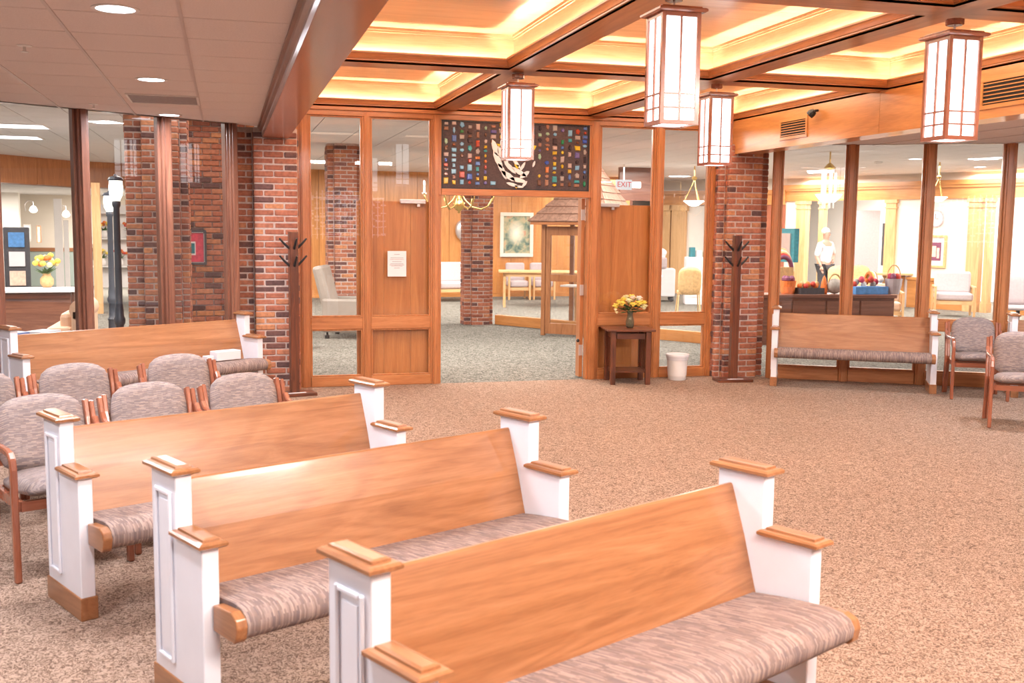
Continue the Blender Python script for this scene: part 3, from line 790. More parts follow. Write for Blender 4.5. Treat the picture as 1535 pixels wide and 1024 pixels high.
def make_chair(label, group):
    r = root('armchair', label, 'chair', (0, 0, 0), 0, group)
    pad_obj('backrest', cushion(.425, .37, .075, .028), 'weave_chair', r, (0, .225, .455), (R(-10), 0, 0))
    pad_obj('seat', cushion(.45, .47, .085, .012), 'weave_chair', r, (0, .22, .435), (R(87), 0, 0))
    for s in (-1, 1):
        x0, x1 = sorted((s*.222, s*.249)); x2, x3 = sorted((s*.249, s*.274))
        MB_ = strip(MB(), [(.27, 0), (.215, .25), (.205, .42), (.225, .55), (.262, .70), (.290, .795)], .036, x0, x1)
        strip(MB_, [(.262, 0), (.207, .25), (.197, .42), (.216, .55), (.252, .70), (.280, .785)], .036, x2, x3)
        MB_.build('back_leg', 'redwood_z', r, bev=.005, seg=1)
        arm = [(.235, .70), (.20, .655), (.13, .64), (0, .640), (-.13, .642), (-.185, .635), (-.215, .61), (-.225, .565), (-.228, .40), (-.232, .2), (-.240, 0)]
        strip(MB(), arm, .034, x2+ (0 if s > 0 else -.006), x3+(.006 if s > 0 else 0)).build('arm_and_front_leg', 'redwood_z', r, bev=.006, seg=1)
    MB().box(-.23, .23, -.21, -.185, .345, .395).box(-.23, .23, .19, .215, .345, .395).box(-.24, -.215, -.2, .2, .345, .395).box(.215, .24, -.2, .2, .345, .395).build('seat_frame', 'redwood_x', r)
    return r
GC = 'grey woven armchairs with red-brown wooden frames'
ch = make_chair('grey woven armchair at front left of rows, its whole wooden arm and front leg showing', GC)
def put_chair(o, cx, cy, deg): # cx,cy: plan position of the top of the backrest
    a = R(deg); off = Matrix.Rotation(a, 2) @ Vector((0, .29)); o.location = (cx-off.x, cy-off.y, 0); o.rotation_euler = (0, 0, a); o.scale = (1, 1, .95)
put_chair(ch, -.95, 5.78, 25)
for cx, cy, dg, lb_ in ((-.445, 6.11, 25, 'grey woven armchair in the front row, between the other two full ones'),
                        (.07, 6.39, 25, 'grey woven armchair at the right end of the front chair row'),
                        (-.95, 7.04, 25, 'grey woven armchair in the back row, left one of its two full backs'),
                        (-.34, 7.43, 25, 'grey woven armchair at the right end of the back chair row'),
                        (-1.45, 6.73, 25, 'grey woven armchair cut by the left edge, only its right side in view'),
                        (7.58, 9.30, -28, 'grey woven armchair next to the right pew against the glass wall'),
                        (6.90, 7.84, -34, 'grey woven armchair nearest the right edge, standing out on the open carpet')):
    o = copy_tree(ch, (0, 0, 0), 0, lb_, GC); put_chair(o, cx, cy, dg)

# ------------------------------------------------------------------ pendants
def make_pendant(label):
    s = .215/2; z0, z1 = 2.235, 2.80
    r = root('pendant_lantern', label, 'lantern', (0, 0, 2.235), 0, 'square wooden pendant lanterns'); H = z1-z0; q = .011
    for sx in (-1, 1):
        for sy in (-1, 1):
            MB().box(*sorted((sx*(s-.022), sx*s)), *sorted((sy*(s-.022), sy*s)), 0, H).build('corner_post', 'redwood_z', r)
    for z in (0, H-.022):
        fr_ = MB()
        for sy in (-1, 1): fr_.box(-s+.022, s-.022, *sorted((sy*(s-.018), sy*(s-.001))), z, z+.022)
        for sx in (-1, 1): fr_.box(*sorted((sx*(s-.018), sx*(s-.001))), -s+.022, s-.022, z, z+.022)
        tag(fr_.build('lantern_frame', 'redwood_x', r))
    stepped(MB(), -s-.026, s+.026, -s-.026, s+.026, H, .03).build('top_cap', 'redwood_x', r)
    for k in range(4):
        mt = Matrix.Rotation(PI/2*k, 3, 'Z')
        p = MB().box(-s+.02, s-.02, -s+.012, -s+.015, .02, H-.02); p.v = [tuple(mt @ Vector(v)) for v in p.v]
        po = p.build('glass_pane', 'pendant_glow', r)
        g = MB().box(-.005, .005, -s+.002, -s+.012, .02, H-.02)
        for z in (.085, .155): g.box(-s+.02, -.005, -s+.002, -s+.012, z-.0045, z+.0045).box(.005, s-.02, -s+.002, -s+.012, z-.0045, z+.0045)
        g.v = [tuple(mt @ Vector(v)) for v in g.v]; g.build('muntin', 'redwood_z', po)
    MB().box(-s+.03, s-.03, -s+.03, s-.03, .004, .007).build('bottom_pane', 'pendant_glow', r)
    MB().lathe([(.006, H+.03), (.006, ZB-2.235-.02)], 8).build('stem', 'steel', r)
    MB().lathe([(.045, ZB-2.235-.034), (.05, ZB-2.235-.03), (.05, ZB-2.235)], 8).build('canopy', 'redwood_x', r)
    return r
pd = make_pendant('square wooden lantern nearest the viewer, the largest, left of the ceiling centre')
pd.location = (2.27, 5.17, 2.225)
for x, y, z, lb_ in ((2.265, 8.17, 2.225, 'square wooden lantern hanging in front of the stained glass panel'),
                  (3.985, 8.15, 2.225, 'square wooden lantern hanging before the right brick pillar'),
                  (3.965, 5.15, 2.20, 'square wooden lantern at the far right, beside the wall vent')):
    copy_tree(pd, (x, y, z), 0, lb_)

# ------------------------------------------------------------------ ceiling fittings
for x, y, lb_ in ((-.46, 5.14, 'round recessed downlight nearest the viewer in the low left ceiling'), (-.46, 7.52, 'round recessed downlight halfway along the low left ceiling'), (-.46, 9.86, 'round recessed downlight closest to the left glass wall')):
    r = root('downlight', lb_, 'ceiling light', (x, y, ZL), 0, 'recessed downlights of the left ceiling')
    MB().lathe([(.085, -.004), (.105, -.004), (.105, 0), (.085, 0)], 24, cap=False).build('trim_ring', 'white_plastic', r)
    MB().lathe([(.001, -.003), (.086, -.003)], 24, cap=False).build('diffuser', 'downlight_glow', r)
v = root('ceiling_vent', 'grey perforated air vent in the low left ceiling', 'vent', (-.70, 8.36, ZL))
MB().box(.015, .50, .015, .54, -.006, 0).build('perforated_plate', 'vent_grey', v)
f = MB().box(0, .52, 0, .015, -.01, 0).box(0, .52, .54, .555, -.01, 0).box(0, .015, .015, .54, -.01, 0).box(.505, .52, .015, .54, -.01, 0); f.build('frame', 'white_plastic', v)
for x, y, lb_ in ((-1.04, 6.34, 'small sprinkler head in the low left ceiling toward the viewer'), (-1.01, 9.20, 'small sprinkler head in the low left ceiling by the glass wall')):
    r = root('sprinkler', lb_, 'sprinkler', (x, y, ZL), 0, 'ceiling sprinklers')
    MB().lathe([(.04, 0), (.04, -.004), (.008, -.008), (.008, -.03), (.02, -.034), (.02, -.037)], 12).build('sprinkler_head', 'white_plastic', r)
def wall_vent(label, y0, y1, z0, z1):
    r = root('wall_vent', label, 'vent', (XR, y1, z0)); W = y1-y0; H = z1-z0
    MB().box(-.004, .0, -W+.03, -.03, .03, H-.03).build('opening', 'slot_black', r)
    MB().box(-.012, 0, -W, 0, 0, .03).box(-.012, 0, -W, 0, H-.03, H).box(-.012, 0, -W, -W+.03, .03, H-.03).box(-.012, 0, -.03, 0, .03, H-.03).build('frame', 'maple_y', r)
    for k in range(6):
        z = .03+(H-.06)*(k+.5)/6; MB().box(-.010, -.004, -W+.03, -.03, z-.004, z+.004).build('louver', 'maple_y', r)
wall_vent('small louvred vent in the orange fascia near the brick pillar', 9.30, 9.84, 2.61, 2.82)
wall_vent('large louvred vent in the orange fascia at the right edge', 6.05, 6.85, 2.61, 2.84)
r = root('spotlight', 'small dark spotlight fixed to the orange fascia', 'spotlight', (XR-.005, 9.12, 2.845), 0)
MB().tube([(0, 0, 0), (-.03, 0, -.005), (-.05, .02, -.01)], .012).build('bracket', 'black_metal', r)
MB().tube([(-.05, -.02, -.01), (-.07, .0, -.03), (-.085, .015, -.05)], [.03, .042, .038], 12).build('spot_head', 'black_metal', r)

# ------------------------------------------------------------------ coat racks
def rack(label, x, y, rz, h, lab2):
    r = root('coat_rack', label, 'coat rack', (x, y, 0), rz, 'dark wooden coat racks')
    MB().box(-.042, .042, -.042, .042, .035, h).build('pole', 'dark_z', r, bev=.006)
    MB().box(-.20, .20, -.115, .115, 0, .035).build('base', 'dark_x', r, bev=.006)
    MB().box(-.09, .09, -.10, -.07, .035, .038).build('white_label', 'paper', r)
    for z in (h-.28, h-.11):
        for d in ((-1, 0), (1, 0), (0, -1), (0, 1)):
            d = Vector((*d, 0)); p = d*.036
            MB().tube([(p.x, p.y, z-.055), (p.x+d.x*.05, p.y+d.y*.05, z-.01), (p.x+d.x*.10, p.y+d.y*.10, z+.045)], [.014, .012, .009], 6).build('hook', 'black_metal', r)
    return r
rack('tall dark coat rack in front of the left brick pillar', .64, 10.52, R(12), 1.625, 0)
rack('tall dark coat rack in front of the right brick pillar', 5.47, 10.56, R(-6), 1.63, 0)

# ------------------------------------------------------------------ side table, vase of flowers, bin
t_ = root('side_table', 'dark slatted wooden side table under the flower vase', 'table', (4.26, 10.72, 0), R(-10))
MB().box(-.265, .265, -.235, .235, .583, .605).build('tabletop', 'dark_x', t_, bev=.004)
for sx in (-1, 1):
    for sy in (-1, 1): MB().box(*sorted((sx*.165, sx*.22)), *sorted((sy*.155, sy*.205)), 0, .583).build('leg', 'dark_z', t_, bev=.003)
    MB().box(*sorted((sx*.17, sx*.19)), -.155, .155, .50, .56).box(*sorted((sx*.17, sx*.19)), -.155, .155, .12, .16).build('side_rail', 'dark_y', t_)
    for k in range(5):
        y = -.12+k*.06; MB().box(*sorted((sx*.175, sx*.187)), y-.014, y+.014, .16, .50).build('slat', 'dark_z', t_)
MB().box(-.155, .155, -.19, -.17, .50, .56).box(-.155, .155, .17, .19, .50, .56).build('apron', 'dark_x', t_)
MB().box(-.17, .17, -.17, .17, .13, .15).build('shelf', 'dark_x', t_)
v = root('flower_vase', 'glass vase of yellow and cream flowers on the dark side table', 'vase', (4.30, 10.76, .605))
MB().lathe([(.035, 0), (.045, .02), (.05, .06), (.035, .12), (.03, .15), (.042, .18), (.038, .18), (.027, .15), (.031, .12), (.045, .06), (.04, .02), (.03, .008)], 16).build('vase_body', 'vase_glass', v, smooth=True)
def bloom(c, r_, mat, par, name='flower'):
    mb = MB(); rs_ = random.Random(int(c[0]*9e4)+int(c[2]*7e3))
    mb.ellips(c, (r_*.5, r_*.5, r_*.5), 8, 5)
    for k, (rad, n, tilt) in enumerate(((.45, 5, 65), (.75, 7, 40), (.95, 8, 12))):
        for i in range(n):
            a = 2*PI*i/n+k*.5; ti = R(tilt+rs_.uniform(-10, 10))
            mt = Matrix.Rotation(a, 3, 'Z') @ Matrix.Rotation(-ti, 3, 'Y')
            p = mt @ Vector((r_*rad*.62, 0, 0)); mb.ellips(Vector(c)+p, (r_*.42, r_*.34, r_*.08), 6, 3, mt)
    return mb.build(name, mat, par, smooth=True)
rs = random.Random(3)
cols = ['yellow', 'pale_yellow', 'peach', 'pale_yellow', 'yellow', 'white_f']
pts = []
for k in range(19):
    a = k*2.4; rr = .015+.15*math.sqrt(k/19); z = .345-.20*(rr/.16)**2*.55+rs.uniform(-.015, .015)
    bloom((rr*math.cos(a)*1.05, rr*math.sin(a)*.9, z), rs.uniform(.042, .056), cols[k % 6] if rr < .11 else rs.choice(['yellow', 'yellow', 'pale_yellow']), v)
for a, b_ in ((-.17, .17), (-.185, .20)): bloom((a, -.03, b_), .025, 'pale_yellow', v)
def leaf_mb(mb, c, d, l, w_):
    c, d = Vector(c), Vector(d).normalized(); s_ = d.cross(Vector((0, 0, 1))); s_ = s_.normalized() if s_.length > .01 else Vector((1, 0, 0)); n_ = s_.cross(d)
    P = [c, c+d*l*.4+s_*w_/2+n_*.006, c+d*l*.45-n_*.006, c+d*l*.4-s_*w_/2+n_*.006, c+d*l-n_*.01]
    mb.add(P, [(0, 1, 2), (0, 2, 3), (1, 4, 2), (2, 4, 3)])
for k in range(22):
    a = k*2.4+.6; mb = MB(); leaf_mb(mb, (.03*math.cos(a), .03*math.sin(a), .17+.05*(k % 3)/2), (math.cos(a), math.sin(a), rs.uniform(-.2, .55)), rs.uniform(.11, .16), .05); mb.build('leaf', 'leaf', v)
for k in range(8):
    a = k*.8; MB().tube([(.012*math.cos(a), .012*math.sin(a), .02), (.015*math.cos(a+1), .015*math.sin(a+1), .16), (.07*math.cos(a), .07*math.sin(a), .27)], .0025, 5).build('stem', 'leaf', v)
bn = root('waste_bin', 'white plastic bin with a liner on the carpet beside the side table', 'bin', (4.90, 10.80, 0))
MB().lathe([(.095, 0), (.10, .006), (.115, .26), (.126, .262), (.128, .285), (.118, .285), (.105, .05), (.02, .03)], 28).build('bucket', 'white_plastic', bn, smooth='angle')
MB().lathe([(.117, .225), (.123, .24), (.121, .25), (.129, .262), (.132, .29), (.122, .296), (.112, .27)], 28, cap=False).build('liner', 'paper', bn, smooth=True)

# ------------------------------------------------------------------ lobby: panelled wall, kerb glazing, hut
wb = struct('wall_back', label='orange wood panelled wall far beyond the doorway')
for k in range(14):
    x = -1.0+k*.78
    MB().box(x+.004, x+.776, 25.0, 25.03, .10, ZO).build('wall_panel', 'maple_z', wb)
MB().box(-1, 10, 25.03, 25.06, 0, ZO).build('wall_backing', 'dark_z', wb)
MB().box(-1, 10, 24.98, 25.03, 0, .10).build('baseboard', 'maple_x', wb)
# painting
pc = aty(774, 352, 24.98)
pt = root('framed_painting', 'large cream framed painting with a glowing white figure on the panelled wall', 'painting', (pc.x, 24.98, pc.z))
W_, H_ = .85, 1.09
MB().box(-W_/2, W_/2, -.05, -.01, -H_/2, -H_/2+.09).box(-W_/2, W_/2, -.05, -.01, H_/2-.09, H_/2).box(-W_/2, -W_/2+.09, -.05, -.01, -H_/2+.09, H_/2-.09).box(W_/2-.09, W_/2, -.05, -.01, -H_/2+.09, H_/2-.09).build('frame', 'cream_wall', pt, bev=.01)
m, t, b = nt('painting_print', .6)
v_ = coords(t, (1, 1, 1), rand=False)
n = N(t, 'ShaderNodeTexNoise', Scale=7, Detail=5, Distortion=.8); t.links.new(v_, n.inputs['Vector'])
c0 = ramp(t, n.outputs['Fac'], [(.3, (.06, .13, .12)), (.45, (.22, .28, .20)), (.58, (.45, .40, .25)), (.72, (.50, .22, .14))])
mp = N(t, 'ShaderNodeMapping'); mp.inputs['Location'].default_value = (.05, 0, -.15); mp.inputs['Scale'].default_value = (4.2, 0, 3.0)
tc = N(t, 'ShaderNodeTexCoord'); t.links.new(tc.outputs['Object'], mp.inputs[0])
gr = N(t, 'ShaderNodeTexGradient', gradient_type='SPHERICAL'); t.links.new(mp.outputs[0], gr.inputs[0])
mx = N(t, 'ShaderNodeMix', data_type='RGBA'); t.links.new(gr.outputs['Fac'], mx.inputs['Factor']); t.links.new(c0, mx.inputs['A']); mx.inputs['B'].default_value = (.95, .90, .75, 1)
t.links.new(mx.outputs['Result'], b.inputs['Base Color'])
MB().box(-W_/2+.08, W_/2-.08, -.03, -.01, -H_/2+.08, H_/2-.08).build('canvas', 'painting_print', pt)
# low kerb and glass screen beyond the doorway
ks = struct('wall_screen', label='glass screen on a low wooden kerb beyond the doorway')
k0, k1 = Vector((4.58, 17.75)), Vector((6.9, 14.2)); kd = (k1-k0); kl = kd.length; ks.location = (k0.x, k0.y, 0); ks.rotation_euler = (0, 0, math.atan2(kd.y, kd.x))
MB().box(0, kl, -.05, .05, 0, .17).build('kerb', 'maple_x', ks, bev=.005)
MB().box(0, kl, -.004, .004, .17, 2.4).build('glass_pane', 'glass', ks)
# hut with a shingled roof
hut = root('garden_hut', 'small wooden hut with a brown shingled roof and glazed door beyond doorway', 'hut', (4.87, 15.78, 0), R(-39))
def hbox(nm, mat, *a, par=hut, bev=.004): return MB().box(*a).build(nm, mat, par, bev=bev, seg=1)
HWD, HDP = .74, 1.30
dr = MB().box(0, .08, -.02, .02, .03, 1.72).box(.56, .64, -.02, .02, .03, 1.72).box(.08, .56, -.02, .02, .03, .20).box(.08, .56, -.02, .02, .86, .97).box(.08, .56, -.02, .02, 1.58, 1.72).build('glazed_door', 'honey_z', hut, bev=.003)
MB().box(.08, .56, -.004, .004, .20, .86).box(.08, .56, -.004, .004, .97, 1.58).build('door_glass', 'glass', dr)
MB().box(.59, .625, -.06, -.02, .90, .98).box(.54, .625, -.06, -.045, .93, .945).build('door_handle', 'black_metal', dr)
hbox('corner_post', 'honey_z', -.07, -.005, -.03, .04, 0, 1.76); hbox('corner_post', 'honey_z', .645, HWD, -.03, .04, 0, 1.76)
hbox('corner_post', 'honey_z', -.07, 0, HDP-.07, HDP, 0, 1.76); hbox('corner_post', 'honey_z', HWD-.07, HWD, HDP-.07, HDP, 0, 1.76)
hbox('side_wall', 'honey_z', HWD-.04, HWD, .04, HDP-.07, 0, 1.76)
hbox('back_wall_planks', 'blond_z', .02, .30, HDP-.04, HDP, .05, .90); hbox('back_frame', 'white_plastic', .30, .36, HDP-.05, HDP, 0, 1.7); hbox('back_frame', 'white_plastic', .36, HWD-.07, HDP-.05, HDP, .95, 1.03); hbox('back_frame', 'white_plastic', .36, HWD-.07, HDP-.05, HDP, 1.28, 1.36)
hbox('inner_shelf', 'white_plastic', 0, .6, .62, .92, .74, .77)
hbox('eaves_beam', 'cherry_x', -.20, HWD+.18, -.20, -.14, 1.745, 1.80); hbox('eaves_beam', 'cherry_y', -.20, -.14, -.14, HDP+.18, 1.745, 1.80); hbox('eaves_beam', 'cherry_y', HWD+.12, HWD+.18, -.14, HDP+.18, 1.745, 1.80)
apex0, apex1 = Vector((.56, .68, 2.72)), Vector((.56, .80, 2.72))
E0, E1, E2, E3 = Vector((-.22, -.22, 1.79)), Vector((HWD+.34, -.22, 1.79)), Vector((HWD+.34, HDP+.20, 1.79)), Vector((-.22, HDP+.20, 1.79))
MB().add([E0, E1, E2, E3, apex0, apex1], [(0, 1, 4), (1, 2, 5, 4), (2, 3, 5), (3, 0, 4, 5), (3, 2, 1, 0)]).build('roof_deck', 'shingle', hut)
def shingles(a, b, c, d, rows, wid):     # a-b eave, d-c ridge
    nn = (b-a).cross(d-a).normalized()
    for r_ in range(rows):
        f0, f1 = r_/rows, min(1, (r_+1.15)/rows)
        l0, l1 = a.lerp(d, f0), b.lerp(c, f0); u0, u1 = a.lerp(d, f1), b.lerp(c, f1)
        n_ = max(1, int((l1-l0).length/wid))
        for k in range(-1, n_):
            o_ = .5*(r_ % 2)/n_
            s0, s1 = max(0, k/n_+o_), min(1, (k+1)/n_+o_-.03/n_)
            if s1-s0 < .2/n_: continue
            P = [l0.lerp(l1, s0), l0.lerp(l1, s1), u0.lerp(u1, s1), u0.lerp(u1, s0)]
            h1_, h2_ = nn*(.018+rs.uniform(0, .010)), nn*.006
            MB().add([P[0], P[1], P[2], P[3], P[0]+h1_, P[1]+h1_, P[2]+h2_, P[3]+h2_], [(3, 2, 1, 0), (4, 5, 6, 7), (0, 1, 5, 4), (1, 2, 6, 5), (2, 3, 7, 6), (3, 0, 4, 7)]).build('shingle', 'shingle', hut)
shingles(E0, E1, apex0, apex0, 8, .16); shingles(E1, E2, apex1, apex0, 8, .16); shingles(E3, E0, apex0, apex1, 8, .16); shingles(E2, E3, apex1, apex1, 8, .2)

# ------------------------------------------------------------------ lounge beyond the doorway
def armchair2(label, loc, rz, wd, mat, wmat, group=None, cat='armchair', h=.85, z=.42):
    r = root('lounge_chair', label, cat, loc, rz, group)
    MB().box(-wd/2, wd/2, -.28, .28, z-.12, z+.03).build('seat', mat, r, bev=.04)
    q = MB().cbox((0, .30, (z+h)/2+.02), (wd, .12, h-z+.04), Matrix.Rotation(R(-8), 3, 'X')).build('backrest', mat, r, bev=.045)
    for s in (-1, 1):
        MB().box(*sorted((s*(wd/2), s*(wd/2+.04))), -.34, .34, .58, .62).build('armrest', wmat+'_y', r, bev=.008)
        MB().box(*sorted((s*(wd/2), s*(wd/2+.04))), -.34, -.29, 0, .58).build('leg', wmat+'_z', r); MB().box(*sorted((s*(wd/2), s*(wd/2+.04))), .29, .34, 0, .58).build('leg', wmat+'_z', r)
    MB().box(-wd/2, wd/2, -.30, -.26, z-.20, z-.13).box(-wd/2, wd/2, .26, .30, z-.20, z-.13).build('seat_rail', wmat+'_x', r)
    return r
armchair2('white upholstered lounge chair on a wooden base left of the far brick pillar', (5.05, 23.6, 0), R(8), .85, 'grey_fabric', 'blond')
for px, lb_ in ((766, 'grey chair with wooden arms below the painting, the left of the pair'), (803, 'grey chair with wooden arms below the painting, the right of the pair')):
    p = atz(px, 446, 0); armchair2(lb_, (p.x, 24.1, 0), R(-5), .46, 'grey_fabric', 'blond', 'pair of chairs under the painting', 'chair', .82)
tb = root('long_table', 'pale wooden table standing in front of the painting', 'table', (6.9, 21.6, 0), R(-14))
MB().box(-1.25, 1.3, -.4, .4, .74, .78).build('tabletop', 'blond_x', tb, bev=.005)
MB().box(-1.15, 1.2, -.34, -.31, .66, .74).build('apron', 'blond_x', tb)
for x in (-1.15, 1.15):
    for y in (-.34, .30): MB().box(x, x+.05, y, y+.05, 0, .74).build('leg', 'blond_z', tb)
# brass chandelier
cc = aty(688, 306, 14.6)
cl = root('brass_chandelier', 'brass chandelier with long curved arms hanging inside the doorway', 'chandelier', (cc.x, 14.6, cc.z))
MB().lathe([(.01, -.13), (.02, -.12), (.012, -.10), (.05, -.08), (.085, -.03), (.085, .02), (.05, .06), (.02, .09), (.03, .2), (.015, .3), (.015, ZO-cc.z)], 16).build('body', 'brass', cl, smooth=True)
for k in range(8):
    a = 2*PI*k/8+.2; c_, s_ = math.cos(a), math.sin(a)
    ar = MB().tube([(c_*x, s_*x, z) for x, z in ((.04, .15), (.10, .05), (.2, -.04), (.34, -.07), (.45, -.02), (.52, .08), (.53, .14))], .010, 6).build('arm', 'brass', cl, smooth=True)
    MB().lathe([(.035, .14), (.04, .15), (.012, .15), (.012, .25), (.001, .25)], 10, (c_*.53, s_*.53, 0)).build('candle', 'white_plastic', ar)
    MB().ellips((c_*.53, s_*.53, .285), (.014, .014, .035), 8, 6).build('bulb', 'bulb_glow', ar)
# wall bracket ornament
p = aty(692, 345, 24.9); o = MB().ellips((0, 0, 0), (.16, .08, .24)).ellips((.05, -.04, -.18), (.12, .07, .12)).build('wall_ornament', 'steel', smooth=True); o.location = p
tag(o, 'grey carved ornament hung on the panelled wall left of far pillar', 'ornament')

# ------------------------------------------------------------------ lobby seen through the left entrance pane
rc = root('recliner', 'beige recliner seen through the left entrance pane', 'armchair', (1.80, 16.1, 0), R(72))
MB().box(-.33, .33, -.35, .25, .25, .44).build('seat', 'cream_leather', rc, bev=.04)
MB().cbox((0, .33, .72), (.62, .16, .75), Matrix.Rotation(R(-14), 3, 'X')).build('backrest', 'cream_leather', rc, bev=.05)
for s in (-1, 1):
    MB().box(*sorted((s*.30, s*.42)), -.38, .32, .10, .60).build('arm', 'cream_leather', rc, bev=.03)
    for y in (-.3, .25): MB().lathe([(.035, 0), (.035, .05), (.015, .06), (.015, .12)], 10, (s*.35, y, 0)).build('caster', 'black_metal', rc)
st_ = root('clinic_table', 'small pale side table left of the beige recliner', 'table', (.98, 14.6, 0), 0)
MB().box(-.2, .14, -.2, .2, .60, .63).build('tabletop', 'grey_fabric', st_, bev=.01); MB().box(-.15, .1, -.16, .16, 0, .60).build('cabinet_body', 'cream_leather', st_, bev=.01)
# ceiling troffers
for (x, y), lb_ in (((-2.95, 15.75), 'bright rectangular ceiling light, nearer one beyond the left glass'), ((-3.35, 17.8), 'bright rectangular ceiling light, farther one beyond the left glass')):
    r = root('troffer_light', lb_, 'ceiling light', (x, y, ZO), 0, 'rectangular ceiling lights of the lobby')
    MB().box(-.6, .6, -.3, .3, -.008, -.002).build('diffuser', 'troffer_glow', r)
    MB().box(-.63, .63, -.33, -.3, -.012, 0).box(-.63, .63, .3, .33, -.012, 0).box(-.63, -.6, -.3, .3, -.012, 0).box(.6, .63, -.3, .3, -.012, 0).build('frame', 'white_plastic', r)

# ------------------------------------------------------------------ lobby behind the left glass
lf = struct('wall_fascia', label='wood fascia band in the lobby beyond the left glass')
pts = [(-9, 18.6), (-4.2, 22.3), (-3.1, 24.0), (-1.0, 25.0)]
for k in range(len(pts)-1):
    a, b = Vector(pts[k]), Vector(pts[k+1]); d = b-a; n_ = max(1, int(d.length/.9))
    for i in range(n_):
        q = MB().box(.004, d.length/n_-.004, 0, .04, 2.44, ZO); c = a+d*i/n_
        o = q.build('fascia_panel', 'cherry_z', lf); o.location = (c.x, c.y, 0); o.rotation_euler = (0, 0, math.atan2(d.y, d.x))
cz = struct('ceiling', label='lower white ceiling beyond the fascia band')
MB().prism([(-9, 18.6), (-4.2, 22.3), (-3.1, 24.0), (-1.0, 25.0), (-1, 34), (-12, 34)], 2.44, 2.46, 'z').build('ceiling_board', 'far_tile', cz)
wl = struct('wall_far', label='cream wall at the very back of the left lobby')
MB().box(-12, -1, 30.5, 30.6, 1.0, 2.46).build('upper_wall', 'cream_wall', wl); MB().box(-12, -1, 30.45, 30.55, 0, .93).build('wainscot', 'green_wall', wl)
MB().box(-12, -1, 30.42, 30.55, .93, 1.03).build('chair_rail', 'honey_x', wl)
MB().box(-6.2, -5.0, 28.8, 29.0, 0, 2.44).build('wall_return', 'pale_wall', wl)
MB().box(-1.1, -1.0, 25.0, 30.5, 0, 2.46).build('side_wall', 'cream_wall', wl)
MB().box(-14, -13.9, 4, 34, 0, ZO).build('side_wall', 'cream_wall', wl)
def framed(label, px, py, Y, W_, H_, fm, im, rz=0, cat='picture'):
    p = aty(px, py, Y); r = root('framed_picture', label, cat, (p.x, p.y, p.z), rz); q = .12*min(W_, H_)
    MB().box(-W_/2, W_/2, -.03, 0, -H_/2, -H_/2+q).box(-W_/2, W_/2, -.03, 0, H_/2-q, H_/2).box(-W_/2, -W_/2+q, -.03, 0, -H_/2+q, H_/2-q).box(W_/2-q, W_/2, -.03, 0, -H_/2+q, H_/2-q).build('frame', fm, r)
    MB().box(-W_/2+q, W_/2-q, -.012, 0, -H_/2+q, H_/2-q).build('picture_sheet', im, r); return r
framed('narrow dark framed picture on the cream wall far left', 41, 349, 28.7, .17, .42, 'zebra', 'paper')
framed('narrow brown framed picture on the cream wall far left', 58.5, 351, 28.7, .10, .42, 'cherry_z', 'peach')
framed('dark framed picture by the flowers behind the lamp post', 152, 378, 25.0, .36, .36, 'charcoal', 'straw')
for px, py, lb_ in ((50, 313, 'white wall sconce further left of the two in the lobby'), (99, 320, 'white wall sconce nearer the brown post in the lobby')):
    p = aty(px, py, 28.6); r = root('wall_sconce', lb_, 'lamp', tuple(p), 0, 'gooseneck wall sconces')
    MB().tube([(-.20, .1, -.05), (-.20, .05, .12), (-.12, 0, .2), (0, -.02, .18), (0, -.02, .08)], .012, 6).build('gooseneck', 'steel', r)
    MB().lathe([(.02, .08), (.07, .04), (.10, -.04), (.06, -.09), (.01, -.1)], 12).build('shade', 'bulb_glow', r, smooth=True)
# console with flowers
cn_ = root('display_counter', 'dark wooden counter with a white top beyond the left glass', 'counter', (-2.95, 15.7, 0), R(6))
MB().box(-1.6, .92, -.35, .35, .74, .78).build('countertop', 'paper', cn_, bev=.005)
MB().box(-1.5, .85, -.28, .28, .05, .72).build('counter_body', 'brownpost_x', cn_)
for k in range(4): MB().box(.86, .89, -.28+k*.16, -.22+k*.16, .0, .74).build('slat', 'dark_z', cn_)
for k in range(5): MB().box(-1.5+k*.07, -1.47+k*.07, -.31, -.29, .05, .74).build('slat', 'dark_z', cn_)
MB().box(-.9, .85, -.31, -.282, .66, .73).build('drawer_front', 'dark_x', cn_)
def bouquet(name, label, cat, loc, n, rad, hh, colors, vasemat, s=1.0, group=None):
    r = root(name, label, cat, loc, 0, group)
    MB().lathe([(.05*s, 0), (.09*s, .05*s), (.09*s, .12*s), (.05*s, .18*s), (.06*s, .2*s)], 12).build('pot', vasemat, r, smooth=True)
    rr_ = random.Random(n)
    for k in range(n):
        a = k*2.4; q = rad*math.sqrt((k+.5)/n); c = (q*math.cos(a), q*math.sin(a), .2*s+hh*(1-.5*(q/rad)**2)*rr_.uniform(.6, 1))
        MB().ellips(c, (rad*.26, rad*.26, rad*.22), 7, 5).ellips((c[0], c[1], c[2]+rad*.1), (rad*.14,)*3, 6, 4).build('bloom', rr_.choice(colors), r, smooth=True)
    for k in range(n):
        mb = MB(); a = k*1.9; leaf_mb(mb, (0, 0, .18*s), (math.cos(a), math.sin(a), rr_.uniform(.2, 1.3)), rad*1.1, rad*.4); mb.build('leaf', 'leaf', r)
    return r
p = atz(65, 433, .78); bouquet('flower_arrangement', 'peach and yellow flower arrangement on the lobby counter', 'flowers', (p.x, 15.95, .78), 16, .17, .30, ['peach', 'pale_yellow', 'yellow', 'orange'], 'straw')
br = root('brochure_rack', 'black rack of brochures beyond the left glass', 'rack', (-3.22, 17.2, 0), R(8))
